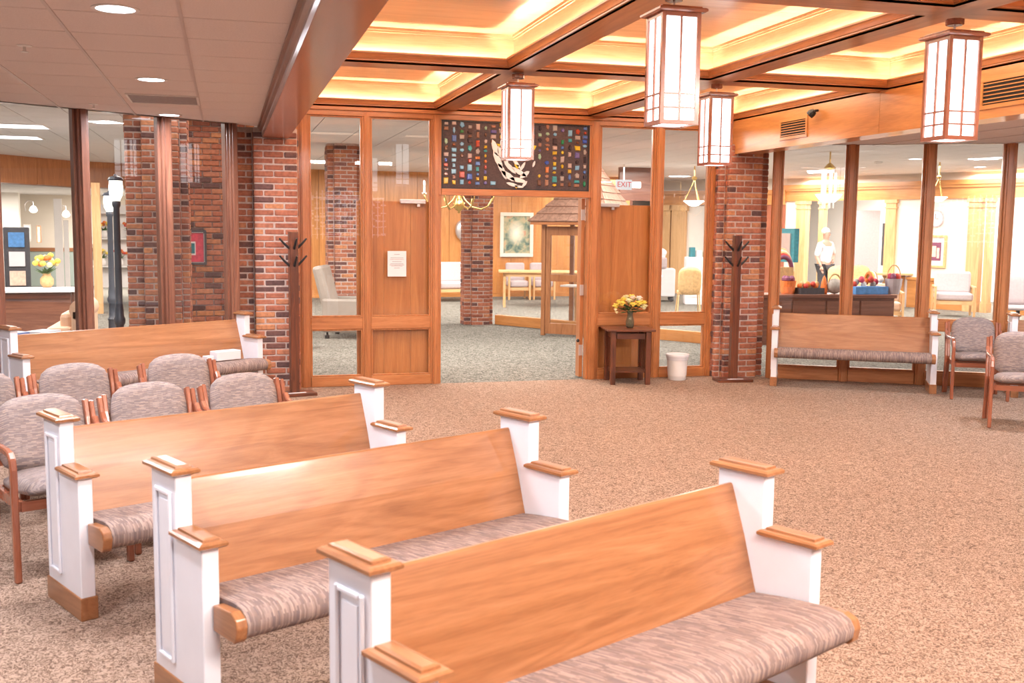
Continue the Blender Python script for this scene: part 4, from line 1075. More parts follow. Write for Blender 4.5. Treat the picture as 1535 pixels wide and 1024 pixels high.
for k, x in enumerate((-.42, .0)):
    MB().box(x, x+.36, 0, .06, .2, 1.62).build('rack_panel', 'charcoal', br, bev=.02)
    for j in range(4):
        MB().box(x+.07, x+.29, -.03, 0, .45+j*.29, .67+j*.29).build('brochure', ['blue', 'magazine_blue', 'peach', 'paper'][(j+k) % 4], br)
MB().box(-.42, .36, -.1, .15, 0, .03).box(-.05, -.01, 0, .04, .03, .3).build('rack_base', 'black_metal', br)
def lamp_post(label, x, y, h, s=1.0):
    r = root('lamp_post', label, 'lamp post', (x, y, 0), 0, 'old fashioned lamp posts in the lobby')
    k = s
    MB().lathe([(.10*k, 0), (.10*k, .05), (.075*k, .08), (.07*k, .3), (.085*k, .33), (.06*k, .36), (.055*k, .55), (.075*k, .58), (.08*k, .62), (.06*k, .66), (.058*k, .72), (.048*k, .8), (.042*k, h-.42), (.055*k, h-.40), (.06*k, h-.36), (.045*k, h-.34)], 16).build('pole', 'lamp_metal', r, smooth='angle')
    MB().lathe([(.045*k, h-.35), (.085*k, h-.28), (.095*k, h-.2), (.085*k, h-.12)], 16).build('globe', 'bulb_glow', r, smooth=True)
    MB().lathe([(.10*k, h-.125), (.105*k, h-.11), (.085*k, h-.085), (.03*k, h-.07), (.015*k, h-.05)], 16).build('lamp_cap', 'lamp_metal', r)
lamp_post('dark lamp post with a white globe, the front one left of the brick pillar', -1.16, 12.4, 2.28, .8)
lamp_post('dark lamp post half hidden behind the front lamp post', -1.58, 15.9, 2.2, .85)
lamp_post('dark lamp post seen at the left edge of the entrance glass', .93, 13.4, 2.22, .8)
o = MB().box(-.07, .07, -.07, .07, 0, 2.44).build('wooden_column', 'blond_z'); p = aty(147, 400, 21); o.location = (p.x, 21, 0); tag(o, 'square blond wooden column behind the front lamp post', 'column')
so = root('tan_sofa', 'tan leather sofa with a rolled arm beyond the left glass', 'sofa', (-2.05, 13.6, 0), R(0))
MB().tube([(.38, -.35, .66), (.38, .35, .66)], .13, 14).build('rolled_arm', 'tan_leather', so, smooth='angle')
MB().box(.27, .49, -.35, .35, .08, .66).build('arm_side', 'tan_leather', so, bev=.02); MB().box(-.02, .27, -.33, 1.3, .12, .46).build('seat', 'tan_leather', so, bev=.05); MB().box(.12, .27, -.2, 1.4, .4, .62).build('backrest', 'tan_leather', so, bev=.06)
ez = root('display_easel', 'slim white display stand in the lobby left of the brown post', 'stand', (aty(92, 380, 24)[0], 24, 0))
MB().box(-.12, .04, -.03, .03, 0, 2.2).box(.06, .16, -.02, .02, .2, 1.75).build('panel', 'white_plastic', ez, bev=.01)
# magazines
mg = root('magazine_table', 'low dark table of magazines behind the left end of the back pew', 'table', (-1.95, 10.55, .07), R(33))
MB().box(-.5, .55, -.2, .25, .52, .56).build('tabletop', 'charcoal', mg); 
for x in (-.45, .45): MB().box(x, x+.05, -.15, .2, -.07, .52).build('leg', 'charcoal', mg)
for k, (x, y, z, m_) in enumerate(((-.35, .0, .56, 'charcoal'), (-.34, .01, .60, 'magazine_blue'), (.02, .02, .56, 'magazine_blue'), (.30, .0, .56, 'paper'))):
    o = MB().box(-.14, .14, -.1, .1, 0, .035).build('magazine', m_, bev=.003); v3 = Matrix.Rotation(R(33), 3, 'Z') @ Vector((x, y, z)); o.location = (v3.x-1.95, v3.y+10.55, v3.z+.07); o.rotation_euler = (0, 0, R(33+k*9)); tag(o, ['black folder at the left of the magazine table', 'blue magazine lying on the black folder', 'blue magazine in the middle of the magazine table', 'white pamphlet at the right of the magazine table'][k], 'magazine', 'magazines')
# flower display shelves behind the lamp post
fs_ = root('flower_shelf', 'bright white shelf unit of flowers beyond the lamp post', 'shelf', (aty(172, 380, 24.2)[0], 24.2, 0))
MB().box(-.45, .6, .2, .25, .3, 2.1).build('back_panel', 'white_plastic', fs_)
for z in (.75, 1.35, 1.9): MB().box(-.45, .6, -.1, .2, z, z+.03).build('shelf_board', 'white_plastic', fs_)
for k, (x, z, c_) in enumerate(((-.25, .78, ['yellow', 'pale_yellow']), (.1, .78, ['red', 'orange']), (.42, .78, ['peach', 'magenta']), (-.2, 1.38, ['orange', 'yellow']), (.3, 1.38, ['orange', 'red']))):
    bouquet('potted_flowers', ['yellow potted flowers on the lower shelf, left', 'red potted flowers on the lower shelf, middle', 'pink potted flowers on the lower shelf, right', 'orange and yellow potted flowers on the upper shelf, left', 'orange red potted flowers on the upper shelf, right'][k], 'flowers', (fs_.location.x+x, 24.2+.05, z), 9, .14, .22, c_, 'white_plastic', .8, 'potted flowers on the white shelf')
# red picture on the brick wall
p = aty(288, 371, 12.97)
rp = root('framed_print', 'red and teal print in a black beaded frame on the brick wall', 'picture', (p.x, 12.97, p.z))
W_, H_ = .33, .41; q = .035
MB().box(-W_/2, W_/2, -.03, 0, -H_/2, -H_/2+q).box(-W_/2, W_/2, -.03, 0, H_/2-q, H_/2).box(-W_/2, -W_/2+q, -.03, 0, -H_/2+q, H_/2-q).box(W_/2-q, W_/2, -.03, 0, -H_/2+q, H_/2-q).build('frame', 'charcoal', rp, bev=.004)
bd = MB()
for k in range(14):
    bd.cbox((-W_/2+.04+k*.019, -.031, H_/2-.028), (.009, .004, .009)); bd.cbox((-W_/2+.04+k*.019, -.031, -H_/2+.028), (.009, .004, .009))
for k in range(18):
    bd.cbox((W_/2-.028, -.031, -H_/2+.04+k*.019), (.009, .004, .009)); bd.cbox((-W_/2+.028, -.031, -H_/2+.04+k*.019), (.009, .004, .009))
bd.build('beading', 'paper', rp)
MB().box(-W_/2+q, W_/2-q, -.012, 0, -H_/2+q, H_/2-q).build('red_mat', 'magenta', rp)
MB().box(-.10, .04, -.014, -.012, -.09, .07).build('inner_border', 'paper', rp); MB().box(-.09, .03, -.016, -.014, -.07, .05).build('teal_print', 'teal', rp)

# ------------------------------------------------------------------ right hand rooms
# cream wall with pilasters running away to the centre
w0, w1 = atz(1180, 268, ZO), atz(1600, 252, ZO)
wr = struct('wall_cream', label='cream wall with blond pilasters and a wooden frieze, right')
dR = Vector((w1.x-w0.x, w1.y-w0.y)); LR = dR.length; dR /= LR
wr.location = (w0.x, w0.y, 0); wr.rotation_euler = (0, 0, math.atan2(dR.y, dR.x))
nR = Vector((dR.y, -dR.x))
def onwall(px, py):     # distance along the cream wall and height there
    v = ray(px, py); c = Vector((v.x, v.y)); tt = (Vector((w0.x, w0.y)).dot(nR))/c.dot(nR); P = c*tt
    return (P-Vector((w0.x, w0.y))).dot(dR), CH+v.z*tt
def S(px): return onwall(px, 350)[0]
zt = onwall(1300, 300)[1]; zcr = onwall(1300, 278)[1]; zwn = onwall(1300, 414)[1]
aL = -3.5
segs = [(aL, S(1244)), (S(1500)+.35, LR+3)]
MB().box(aL, LR+3, 0, .1, zcr, ZO+.02).build('upper_wall', 'cream_wall', wr)
MB().box(aL, LR+3, -.05, .0, zt, zcr).build('frieze', 'maple_x', wr); MB().box(aL, LR+3, -.12, .0, zcr-.04, zcr+.06).box(aL, LR+3, -.09, 0, zcr-.10, zcr-.04).build('cornice', 'maple_x', wr)
for a, b in ((aL, S(1204)), (S(1328), S(1466))):
    MB().box(a, b, 0, .1, zwn, zcr).build('wall_field', 'cream_wall', wr)
    MB().box(a, b, -.01, .1, 0, zwn).build('wainscot', 'maple_x', wr)
    MB().box(a, b, -.05, .0, zwn-.03, zwn+.03).build('chair_rail', 'maple_x', wr)
MB().box(S(1492)+.1, LR+3, 0, .1, 0, zwn-.1).build('wainscot', 'maple_x', wr)
for px, wd in ((1202, .28), (1232, .12), (1336, .26), (1462, .28), (1483, .12)):
    s_ = S(px)
    MB().box(s_-wd/2, s_+wd/2, -.07, .11, 0, zt).box(s_-wd/2-.03, s_+wd/2+.03, -.09, .11, zt-.08, zt).box(s_-wd/2-.02, s_+wd/2+.02, -.085, .11, zt-.2, zt-.17).box(s_-wd/2-.02, s_+wd/2+.02, -.085, .11, 0, .2).build('pilaster', 'blond_z', wr)
# room behind the openings
W2 = struct('wall_far', label='pale wall of the room behind the openings, right')
o = MB().box(-6, LR+6, 3.6, 3.7, 0, ZO).build('pale_field', 'pale_wall', W2); W2.location = wr.location; W2.rotation_euler = wr.rotation_euler
q_ = Vector((w0.x, w0.y))+dR*2.2-nR*0
for k_ in (1.5, 5.0):
    q_ = Vector((w0.x, w0.y))+dR*k_+Vector((-dR.y, dR.x))*1.8
    area('back_room_fill_light', (q_.x, q_.y, 2.9), 2, 260, (1, .97, .94))
# bright window
wn = struct('window_1', label='bright window at the far right'); wn.location = wr.location; wn.rotation_euler = wr.rotation_euler
a, b = S(1500), S(1600)
MB().box(a, b+1, 1.9, 1.92, 1.0, 2.55).build('window_pane', 'daylight', wn); MB().box(a-.1, a, 1.8, 1.9, .9, 2.6).box(a, b, 1.8, 1.9, .9, 1.0).build('window_frame', 'white_plastic', wn)
# centre-right: walls behind the bay right of the doors
wc = struct('wall_center', label='back wall with blond pilasters beyond the right entrance pane')
pA, pB = atz(985, 271, ZO), atz(1180, 268, ZO)
d2 = Vector((pB.x-pA.x, pB.y-pA.y)); L2 = d2.length; wc.location = (pA.x, pA.y, 0); wc.rotation_euler = (0, 0, math.atan2(d2.y, d2.x))
k2 = (pA.y)/w0.y
MB().box(0, L2, 0, .1, 2.35, ZO).build('upper_wall', 'cream_wall', wc); MB().box(0, L2, -.1, 0, 2.35, 2.62).build('frieze', 'maple_x', wc); MB().box(0, L2, -.16, 0, 2.62, 2.72).build('cornice', 'maple_x', wc)
MB().box(0, L2, 0, .1, 0, 2.35).build('wall_field', 'pale_wall', wc)
for f_, wd, m_ in ((.03, .35, 'blond_z'), (.14, .40, 'blond_z'), (.62, .3, 'blond_z')):
    MB().box(f_*L2, f_*L2+wd, -.12, 0, 0, 2.35).box(f_*L2-.05, f_*L2+wd+.05, -.15, 0, 2.2, 2.35).build('pilaster', m_, wc)
MB().box(.42*L2, .52*L2, -.1, 0, 0, 2.35).build('dark_door_jamb', 'cherry_z', wc); MB().box(.52*L2, 1.0*L2, -.06, 0, 0, 2.35).build('wood_panel', 'redwood_z', wc)
# dark fascia left in that view + exit sign
o = root('overhead_fascia', 'short dark brown fascia hanging behind the exit sign', 'fascia', (aty(952, 284, 21)[0], 21, 0))
MB().box(-.35, .45, 0, .1, 2.3, ZO).build('fascia_board', 'brownpost_x', o)
p = aty(935, 277, 20)
ex = root('exit_sign', 'white exit sign with red letters hanging from the ceiling beyond the glass', 'sign', tuple(p))
MB().box(-.17, .17, -.03, .03, -.10, .10).build('sign_box', 'sign_face', ex, bev=.01)
MB().box(-.01, .01, -.01, .01, .10, ZO-p.z).build('hanger', 'white_plastic', ex)
MB().box(.18, .36, -.03, .03, -.06, .06).build('junction_box', 'white_plastic', ex)
def text(body, size, mat, par, loc, rot=(PI/2, 0, 0), name='lettering'):
    c = bpy.data.curves.new(name, 'FONT'); c.body = body; c.size = size; c.align_x = 'CENTER'; c.align_y = 'CENTER'; c.extrude = .002
    o = bpy.data.objects.new('tmp', c); C.objects.link(o); bpy.context.view_layer.update()
    d = bpy.data.meshes.new_from_object(o.evaluated_get(bpy.context.evaluated_depsgraph_get())); bpy.data.objects.remove(o)
    d.materials.clear(); d.materials.append(M[mat]); o = bpy.data.objects.new(name, d); C.objects.link(o); o.parent = par; o.location = loc; o.rotation_euler = rot
    return o
text('EXIT', .15, 'exit_glow', ex, (0, -.033, 0))
# copier, cabinet, rattan chair
cp = root('copier_cart', 'white machine with a paper tray seen through the right entrance pane', 'machine', (9.85, 23.1, 0), R(-20))
MB().box(-.45, .45, -.3, .3, .12, .78).build('cabinet_body', 'paper', cp, bev=.03); MB().box(-.5, .25, -.35, .25, .78, 1.05).build('tray', 'grey_fabric', cp, bev=.05)
MB().ellips((-.1, -.05, 1.08), (.33, .25, .14)).ellips((.05, -.1, 1.15), (.2, .15, .12)).build('paper_heap', 'paper', cp, smooth=True)
for x in (-.38, .38): MB().ellips((x, -.2, .06), (.06, .04, .06)).ellips((x, .2, .06), (.06, .04, .06)).build('caster', 'charcoal', cp)
cb_ = root('white_cabinet', 'white cabinet with small items on top, behind the rattan chair', 'cabinet', (10.55, 21.9, 0), R(-20))
MB().box(-.45, .6, -.25, .25, 0, 1.08).build('cabinet_body', 'paper', cb_, bev=.02)
for z in (.3, .6, .9): MB().box(-.42, .57, -.262, -.25, z-.12, z+.12).build('drawer', 'white_plastic', cb_)
for k, (x, h, m_, lb_) in enumerate(((-.3, .22, 'teal', 'teal box standing on the white cabinet'), (-.15, .15, 'paper', 'white box standing on the white cabinet'), (.02, .12, 'leaf', 'green box standing on the white cabinet'))):
    o = MB().box(-.06, .06, -.05, .05, 0, h).build('carton', m_, bev=.004); v3 = Matrix.Rotation(R(-20), 3, 'Z') @ Vector((x, 0, 1.08)); o.location = (v3.x+10.55, v3.y+21.9, 1.08); tag(o, lb_, 'box')
def rattan(label, loc, rz, group=None):
    r = root('banquet_chair', label, 'chair', loc, rz, group)
    pd_ = pad_obj('backrest', cushion(.46, .5, .06, .05), 'straw', r, (0, .2, .42), (R(-10), 0, 0))
    MB().box(-.22, .22, -.22, .2, .40, .47).build('seat', 'straw', r, bev=.02)
    for sx in (-1, 1):
        for sy in (-1, 1): MB().tube([(sx*.2, sy*.18, .40), (sx*.23, sy*.25, 0)], .014, 6).build('leg', 'straw', r)
    return r
rattan('straw coloured chair with rounded back seen through the right entrance pane', (9.0, 19.4, 0), R(160))
rt_ = root('small_shelf_table', 'pale table corner holding a box beyond the right entrance pane', 'table', (8.35, 20.2, 0)); MB().box(-.6, .35, -.2, .2, .72, .75).build('tabletop', 'paper', rt_); MB().box(-.5, -.45, -.05, .05, 0, .72).build('leg', 'steel', rt_)
# hanging bowl lamps and chandelier
def bowl(label, px, py, Y, s=1.0):
    p = aty(px, py, Y); r = root('bowl_pendant', label, 'lamp', tuple(p), 0)
    MB().lathe([(.02*s, -.09*s), (.10*s, -.07*s), (.19*s, .0), (.22*s, .02*s), (.20*s, .03*s), (.05*s, .0)], 18).build('bowl', 'bulb_glow', r, smooth=True)
    for k in range(3):
        a = 2*PI*k/3+.5; MB().tube([(.2*s*math.cos(a), .2*s*math.sin(a), .02*s), (.06*s*math.cos(a), .06*s*math.sin(a), .3*s), (.01, 0, .48*s)], .008*s, 5).build('rod', 'brass', r)
    MB().lathe([(.05*s, .46*s), (.06*s, .5*s), (.015, .53*s), (.015, ZO-p.z)], 8).build('crown', 'brass', r)
bowl('hanging bowl lamp with brass rods seen through the right entrance pane', 1040, 303, 20)
bowl('hanging bowl lamp beyond the second post of the right glass wall', 1406, 297, 17, .8)
p = aty(1242, 296, 15.5)
cf = root('glass_chandelier', 'glass rod chandelier hung from a ceiling fan beyond the right glass', 'chandelier', tuple(p), 0)
MB().lathe([(.10, -.08), (.17, -.02), (.22, .05), (.18, .05), (.02, .02)], 16).build('bowl', 'bulb_glow', cf, smooth=True)
for k in range(7):
    a = 2*PI*k/7; MB().lathe([(.014, .04), (.014, .40)], 6, (.11*math.cos(a), .11*math.sin(a), 0)).build('glass_rod', 'bulb_glow', cf)
    MB().lathe([(.01, -.18), (.01, -.06)], 6, (.09*math.cos(a), .09*math.sin(a), 0)).build('crystal_drop', 'white_plastic', cf)
MB().lathe([(.09, .40), (.06, .44), (.10, .48), (.05, .54), (.012, .57), (.012, ZO-p.z)], 10).build('brass_fitting', 'brass', cf)
for k in range(4):
    a = R(20+90*k); mt = Matrix.Rotation(a, 3, 'Z'); q = MB().box(.1, .65, -.06, .06, .46, .468); q.v = [tuple(mt @ Vector(v)) for v in q.v]; q.build('fan_blade', 'steel', cf)
# credenza with craft items, parallel to the glass wall
cd0 = root('credenza', 'long dark wooden credenza beyond the right glass wall', 'credenza', (8.55, 14.0, 0), R(-8))
MB().box(-1.0, 1.20, -.27, .27, .70, .75).build('countertop', 'brownpost_x', cd0, bev=.006)
MB().box(-.97, 1.17, -.24, .25, 0, .70).build('body', 'brownpost_x', cd0)
for k in range(4): MB().box(-.95+k*.53, -.45+k*.53, -.262, -.24, .06, .66).build('door', 'brownpost_x', cd0, bev=.005)
def cpos(px, dy=0): # along the credenza top
    P = atz(px, 432, .75); c = Vector((8.55, 14.0)); d = Vector((math.cos(R(-8)), math.sin(R(-8)))); n_ = Vector((-d.y, d.x)); v = ray(px, 432); q = Vector((v.x, v.y)); tt = (c.dot(n_))/q.dot(n_); P = q*tt; return (P.x+n_.x*dy, P.y+n_.y*dy, .75)
GG = 'autumn craft items on the credenza'
def craft(name, label, cat, px, fn, dy=0):
    r = root(name, label, cat, cpos(px, dy), 0, GG); r.scale = (1.0, 1.0, 1.3); fn(r); return r
def f1(r): MB().lathe([(.09, 0), (.10, .02), (.12, .15), (.11, .15), (.08, .03)], 14).build('pot', 'orange', r); [MB().ellips((.06*math.cos(a), .06*math.sin(a), .17), (.05, .05, .04), 8, 5).build('fruit', 'purple', r) for a in (0, 2, 4)]
craft('orange_pot', 'orange pot of dark fruit at the left of the credenza', 'pot', 1181, f1)
def f2(r):
    for k in range(5): MB().tube([(.15*math.cos(a), .02*k-.04, .28+.14*math.sin(a)+.02*k) for a in [PI*i/8 for i in range(9)]], .03, 6).build('wreath_strand', ['purple', 'red', 'straw', 'peach', 'straw'][k], r, smooth=True)
    MB().box(-.16, .16, -.08, .08, 0, .3).build('stand', 'straw', r)
craft('wreath', 'dark red and straw wreath at the left end behind the orange pot', 'wreath', 1180, f2, .25)
def f3(r):
    MB().box(-.2, .2, -.12, .12, 0, .02).box(-.2, .2, -.12, -.11, .02, .07).box(-.2, .2, .11, .12, .02, .07).box(-.2, -.19, -.11, .11, .02, .07).box(.19, .2, -.11, .11, .02, .07).build('tray', 'charcoal', r)
    for k in range(8): MB().ellips((-.15+.043*k, .03*math.sin(k*2), .09+.02*(k % 2)), (.04, .045, .035), 8, 5).build('gourd', ['orange', 'straw', 'red'][k % 3], r, smooth=True)
craft('gourd_tray', 'dark tray of orange gourds on the credenza, left of the cone', 'tray', 1212, f3)
def f4(r): MB().lathe([(.05, 0), (.055, .05), (.04, .13), (.02, .19), (.004, .21)], 14).build('cone_body', 'orange', r, smooth=True)
craft('cone_ornament', 'orange cone ornament on the credenza', 'ornament', 1235, f4)
def f5(r): MB().ellips((0, 0, .09), (.13, .1, .09), 14, 8).build('basket_body', 'zebra', r, smooth=True); MB().tube([(.11*math.cos(a), 0, .10+.13*math.sin(a)) for a in [PI*i/10 for i in range(11)]], .012, 6).build('handle', 'straw', r)
craft('patterned_basket', 'black and white patterned basket left of the second post', 'basket', 1251, f5)
def f6(r):
    MB().box(-.26, .30, -.12, .12, 0, .09).build('tray', 'blue', r, bev=.006)
    for k in range(9): MB().ellips((-.22+.055*k, .03*math.sin(k*2.1), .11+.03*(k % 3)), (.045, .05, .04), 8, 5).build('bundle', ['red', 'zebra', 'magenta', 'white_f', 'orange'][k % 5], r, smooth=True)
craft('blue_tray', 'blue tray heaped with red and striped bundles on the credenza', 'tray', 1299, f6)
def f7(r):
    MB().lathe([(.09, 0), (.12, .1), (.13, .18), (.11, .18), (.08, .02)], 14).build('basket_body', 'grey_fabric', r)
    for k in range(6): MB().ellips((.06*math.cos(k), .06*math.sin(k), .2), (.05, .05, .045), 8, 5).build('bundle', ['magenta', 'purple', 'red'][k % 3], r, smooth=True)
    MB().tube([(.12*math.cos(a), 0, .18+.16*math.sin(a)) for a in [PI*i/10 for i in range(11)]], .008, 6).build('handle', 'straw', r)
craft('handled_basket', 'tall handled basket of dark red bundles at the right of the credenza', 'basket', 1339, f7)
def f8(r):
    for k in range(5): MB().tube([(.02*k-.05, .1*math.cos(a), .12+.12*math.sin(a)) for a in [PI*i/8 for i in range(9)]], .022, 6).build('strand', ['orange', 'yellow', 'peach', 'white_f', 'orange'][k], r, smooth=True)
craft('bread_basket', 'orange and cream hooped basket behind the blue tray', 'basket', 1316, f8, .22)
# television edge, picture, clock, armchair, tables beyond
tv = root('wall_screen', 'thin teal edged screen on the wall right of the brick pillar', 'screen', (aty(1171, 373, 16)[0], 16, 1.45)); MB().box(-.05, .04, -.5, .2, -.28, .28).build('screen_body', 'teal', tv); MB().box(-.07, -.05, -.4, .1, -.2, .2).box(-.02, .02, .2, .3, -.6, 1.55).build('bracket', 'steel', tv)
s_, z_ = onwall(1403, 377)
fp = root('framed_picture', 'gold framed picture of figures on the cream wall, right', 'picture', (w0.x+dR.x*s_, w0.y+dR.y*s_, z_), math.atan2(dR.y, dR.x))
W_, H_ = .52, .72
MB().box(-W_/2, W_/2, -.05, -.01, -H_/2, -H_/2+.05).box(-W_/2, W_/2, -.05, -.01, H_/2-.05, H_/2).box(-W_/2, -W_/2+.05, -.05, -.01, -H_/2+.05, H_/2-.05).box(W_/2-.05, W_/2, -.05, -.01, -H_/2+.05, H_/2-.05).build('frame', 'straw', fp)
MB().box(-W_/2+.05, W_/2-.05, -.02, -.01, -H_/2+.05, H_/2-.05).build('mat_board', 'paper', fp); MB().box(-.13, .13, -.03, -.02, -.2, .2).build('print', 'purple', fp); MB().box(-.08, .02, -.034, -.03, -.12, .12).box(.04, .1, -.034, -.03, -.15, .08).build('print_figures', 'peach', fp)
s_, z_ = onwall(1404, 328)
ck = root('wall_clock', 'round white clock with a grey rim partly behind the second post', 'clock', (w0.x+dR.x*s_, w0.y+dR.y*s_, z_), math.atan2(dR.y, dR.x))
def disc(r0, r1, y0, y1, n=24): return MB().prism([(r1*math.cos(2*PI*i/n), r1*math.sin(2*PI*i/n)) for i in range(n)], y0, y1, 'y')
disc(0, .19, -.04, 0).build('rim', 'grey_fabric', ck); disc(0, .165, -.05, -.04).build('face', 'paper', ck); MB().box(-.004, .004, -.054, -.05, 0, .11).box(0, .08, -.054, -.05, -.004, .004).build('hands', 'black_metal', ck)
s_, _ = onwall(1428, 460); pa = Vector((w0.x, w0.y))+dR*s_+nR*-.0
pa = pa*(.93)
armchair2('mauve grey upholstered armchair with wooden arms beyond the right glass', (pa.x, pa.y, 0), R(-32), .70, 'grey_fabric', 'blond', None, 'armchair', .86, .45)
pa2 = atz(1368, 500, 0); armchair2('tan seat with wooden arms next to the credenza', (pa2.x+.5, pa2.y+1.5, 0), R(-30), .5, 'tan_leather', 'blond', None, 'armchair', .7, .4)
for px, Y_, lb_ in ((1263, 19.5, 'banquet chair with rounded back left of the second post'), (1296, 20.0, 'banquet chair with rounded back right of the second post')):
    p = aty(px, 420, Y_); rattan(lb_, (p.x, Y_, 0), R(-10), 'banquet chairs beyond the right glass')
tb = root('meeting_table', 'pale table behind the rounded banquet chairs', 'table', (aty(1285, 400, 20.6)[0], 21.0, 0), R(-10)); MB().box(-.5, 1.6, -.3, .3, .72, .76).build('tabletop', 'blond_x', tb); [MB().box(x, x+.05, -.2, -.15, 0, .72).build('leg', 'steel', tb) for x in (-.4, 1.3)]
dp = root('wall_divider', 'grey room divider with a narrow dark mirror right of the second post', 'divider', (aty(1294, 380, 21.9)[0], 21.9, 0), R(-25)); MB().box(-.42, .35, 0, .08, 0, 2.2).build('divider_panel', 'grey_fabric', dp); MB().box(.42, .52, -.03, .05, .9, 1.9).build('mirror', 'charcoal', dp)
oc = root('office_chair', 'grey office chair by the bright window at the right edge', 'chair', (aty(1527, 450, 14.5)[0], 14.5, 0), R(-30))
pad_obj('backrest', cushion(.46, .5, .08, .03), 'grey_fabric', oc, (0, .2, .5), (R(-8), 0, 0)); MB().box(-.24, .24, -.25, .2, .43, .5).build('seat', 'grey_fabric', oc, bev=.03)
for s in (-1, 1): MB().tube([(s*.27, .15, .5), (s*.28, .15, .66), (s*.28, -.1, .70), (s*.27, -.2, .66), (s*.25, -.2, .5)], .018, 8).build('armrest', 'charcoal', oc, smooth=True)
MB().lathe([(.03, .08), (.03, .43)], 8).build('gas_column', 'charcoal', oc)
for k in range(5):
    a = 2*PI*k/5; MB().tube([(0, 0, .10), (.28*math.cos(a), .28*math.sin(a), .06)], .02, 6).ellips((.28*math.cos(a), .28*math.sin(a), .03), (.03, .03, .03), 8, 5).build('base_leg', 'charcoal', oc)
# ceiling fittings beyond right glass
for px, py, lb_ in ((1494, 236, 'round recessed light beyond the right glass, near the right edge'), (1469, 250, 'round recessed light beyond the right glass, farther one'), (1372, 238, 'round recessed light beyond the right glass, left of the second post')):
    p = atz(px, py, ZO); r = root('downlight', lb_, 'ceiling light', (p.x, p.y, ZO), 0, 'recessed lights beyond the right glass')
    MB().lathe([(.001, -.006), (.11, -.006)], 18, cap=False).build('diffuser', 'downlight_glow', r); MB().lathe([(.11, -.008), (.135, -.008), (.135, 0)], 18, cap=False).build('trim_ring', 'white_plastic', r)
p = atz(1317, 242, ZO); r = root('smoke_detector', 'small round smoke detector on the white ceiling beyond right glass', 'detector', (p.x, p.y, ZO)); MB().lathe([(.07, 0), (.07, -.03), (.05, -.05)], 14).build('detector_body', 'white_plastic', r)
# outer closing walls far right and behind
we = struct('wall_outer', label='pale outer walls of the rooms beyond'); MB().box(24, 24.1, 4, 34, 0, ZO).box(-14, 24, 33.9, 34, 0, ZO).build('outer_field', 'pale_wall', we)

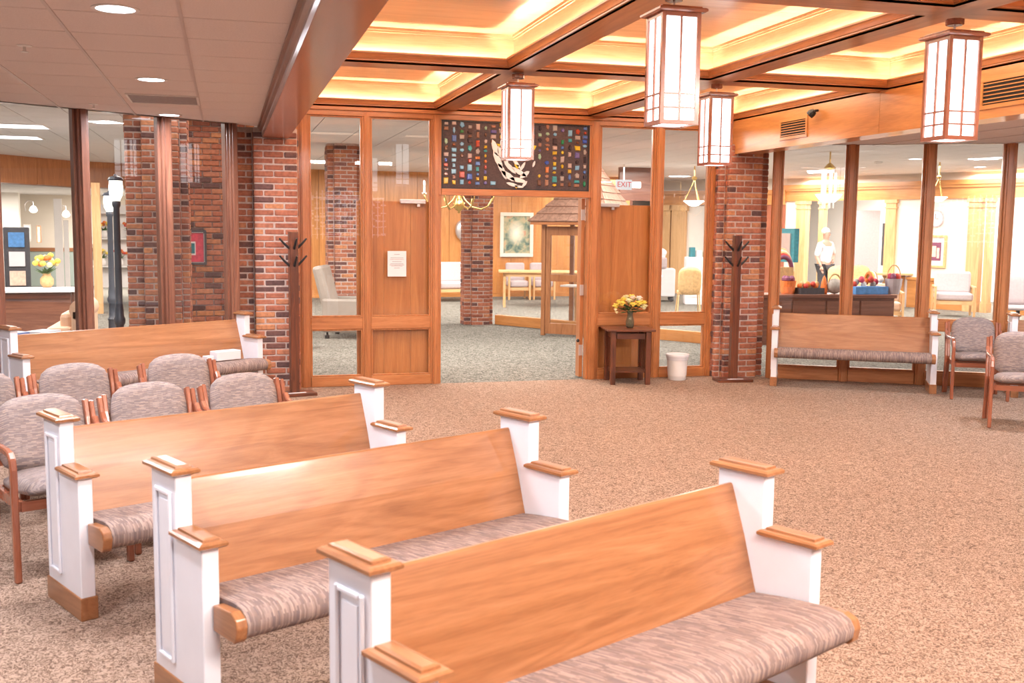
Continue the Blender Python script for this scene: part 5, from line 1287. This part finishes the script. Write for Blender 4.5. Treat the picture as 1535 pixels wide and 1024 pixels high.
# ------------------------------------------------------------------ person
def person():
    p = aty(1237, 380, 20.6); gx, gy = p.x, 20.6
    r = root('person', 'person in a white shirt and dark trousers, hand on hip, beyond the right glass', 'person', (gx, gy, 0), R(20))
    J = dict(pel=(0, 0, .95, .13, .10), ch=(0, 0, 1.22, .155, .10), sh=(0, 0, 1.42, .12, .085), nk=(0, 0, 1.50, .055, .055), hd0=(0, -.01, 1.57, .065, .08), hd=(0, -.015, 1.65, .078, .095), hd1=(0, -.01, 1.73, .055, .065),
             hl=(-.10, 0, .88, .09, .09), kl=(-.12, -.01, .48, .06, .06), al=(-.12, .02, .08, .04, .04), tl=(-.13, -.13, .035, .035, .025),
             hr=(.10, 0, .88, .09, .09), kr=(.12, -.01, .48, .06, .06), ar=(.12, .02, .08, .04, .04), tr=(.13, -.13, .035, .035, .025),
             sl=(-.17, 0, 1.41, .06, .06), el=(-.25, .04, 1.13, .042, .042), wl=(-.24, -.10, .92, .026, .026),
             sr=(.17, 0, 1.41, .06, .06), er=(.38, .06, 1.20, .042, .042), wr=(.20, -.06, 1.04, .026, .026))
    def skin(name, names, edges, mat, rt_, sub=1, grow=0):
        d = bpy.data.meshes.new(name); idx = {n_: i for i, n_ in enumerate(names)}
        d.from_pydata([J[n_][:3] for n_ in names], [(idx[a], idx[b]) for a, b in edges], [])
        o = bpy.data.objects.new(name, d); C.objects.link(o); o.parent = r
        o.modifiers.new('skin', 'SKIN'); ly = d.skin_vertices[0] if d.skin_vertices else None
        if ly is None:
            bm = bmesh.new(); bm.from_mesh(d); bm.verts.layers.skin.verify(); bm.to_mesh(d); bm.free(); ly = d.skin_vertices[0]
        for n_ in names: ly.data[idx[n_]].radius = (J[n_][3]+grow, J[n_][4]+grow); ly.data[idx[n_]].use_root = (n_ == rt_)
        s_ = o.modifiers.new('sub', 'SUBSURF'); s_.levels = sub; s_.render_levels = sub
        d.materials.append(M[mat]); return o
    allE = [('pel', 'ch'), ('ch', 'sh'), ('sh', 'nk'), ('nk', 'hd0'), ('hd0', 'hd'), ('hd', 'hd1'), ('pel', 'hl'), ('hl', 'kl'), ('kl', 'al'), ('al', 'tl'), ('pel', 'hr'), ('hr', 'kr'), ('kr', 'ar'), ('ar', 'tr'), ('sh', 'sl'), ('sl', 'el'), ('el', 'wl'), ('sh', 'sr'), ('sr', 'er'), ('er', 'wr')]
    skin('body', list(J), allE, 'skin', 'pel', 2)
    skin('shirt', ['pel', 'ch', 'sh', 'sl', 'el', 'sr', 'er'], [('pel', 'ch'), ('ch', 'sh'), ('sh', 'sl'), ('sl', 'el'), ('sh', 'sr'), ('sr', 'er')], 'paper', 'ch', 2, .018)
    J['pel'] = (0, 0, .93, .13, .10)
    skin('trousers', ['pel', 'hl', 'kl', 'al', 'hr', 'kr', 'ar'], [('pel', 'hl'), ('hl', 'kl'), ('kl', 'al'), ('pel', 'hr'), ('hr', 'kr'), ('kr', 'ar')], 'charcoal', 'pel', 2, .016)
    MB().ellips((0, .012, 1.695), (.083, .098, .082), 14, 8).build('hair', 'white_f', r, smooth=True)
    MB().ellips((-.028, -.098, 1.655), (.010, .006, .007), 8, 5).ellips((.028, -.098, 1.655), (.010, .006, .007), 8, 5).build('eyes', 'charcoal', r)
    MB().ellips((0, -.11, 1.625), (.012, .016, .022), 8, 5).build('nose', 'skin', r); MB().ellips((0, -.102, 1.588), (.024, .006, .006), 8, 4).build('mouth', 'peach', r)
    for s in (-1, 1): MB().ellips((s*.083, 0, 1.64), (.012, .02, .03), 8, 5).build('ear', 'skin', r)
    for nm in ('wl', 'wr'):
        c = Vector(J[nm][:3]); s = -1 if nm == 'wl' else 1; dr_ = Vector((0, -.3, -1)) if nm == 'wl' else Vector((-.8, -.5, -.3)); dr_.normalize()
        sd = dr_.cross(Vector((0, 1, .2))).normalized(); h_ = MB().tube([c, c+dr_*.05, c+dr_*.09], [.024, .034, .03], 8)
        for k, l in enumerate((.065, .075, .07, .055)): b0 = c+dr_*.085+sd*(-.025+.017*k); h_.tube([b0, b0+dr_*l*.6, b0+dr_*l+Vector((0, -.01, 0))], [.009, .008, .006], 6)
        b0 = c+dr_*.03-sd*.028; h_.tube([b0, b0-sd*.03+dr_*.02, b0-sd*.035+dr_*.05], [.011, .010, .007], 6)
        h_.build('hand', 'skin', r, smooth=True)
person()
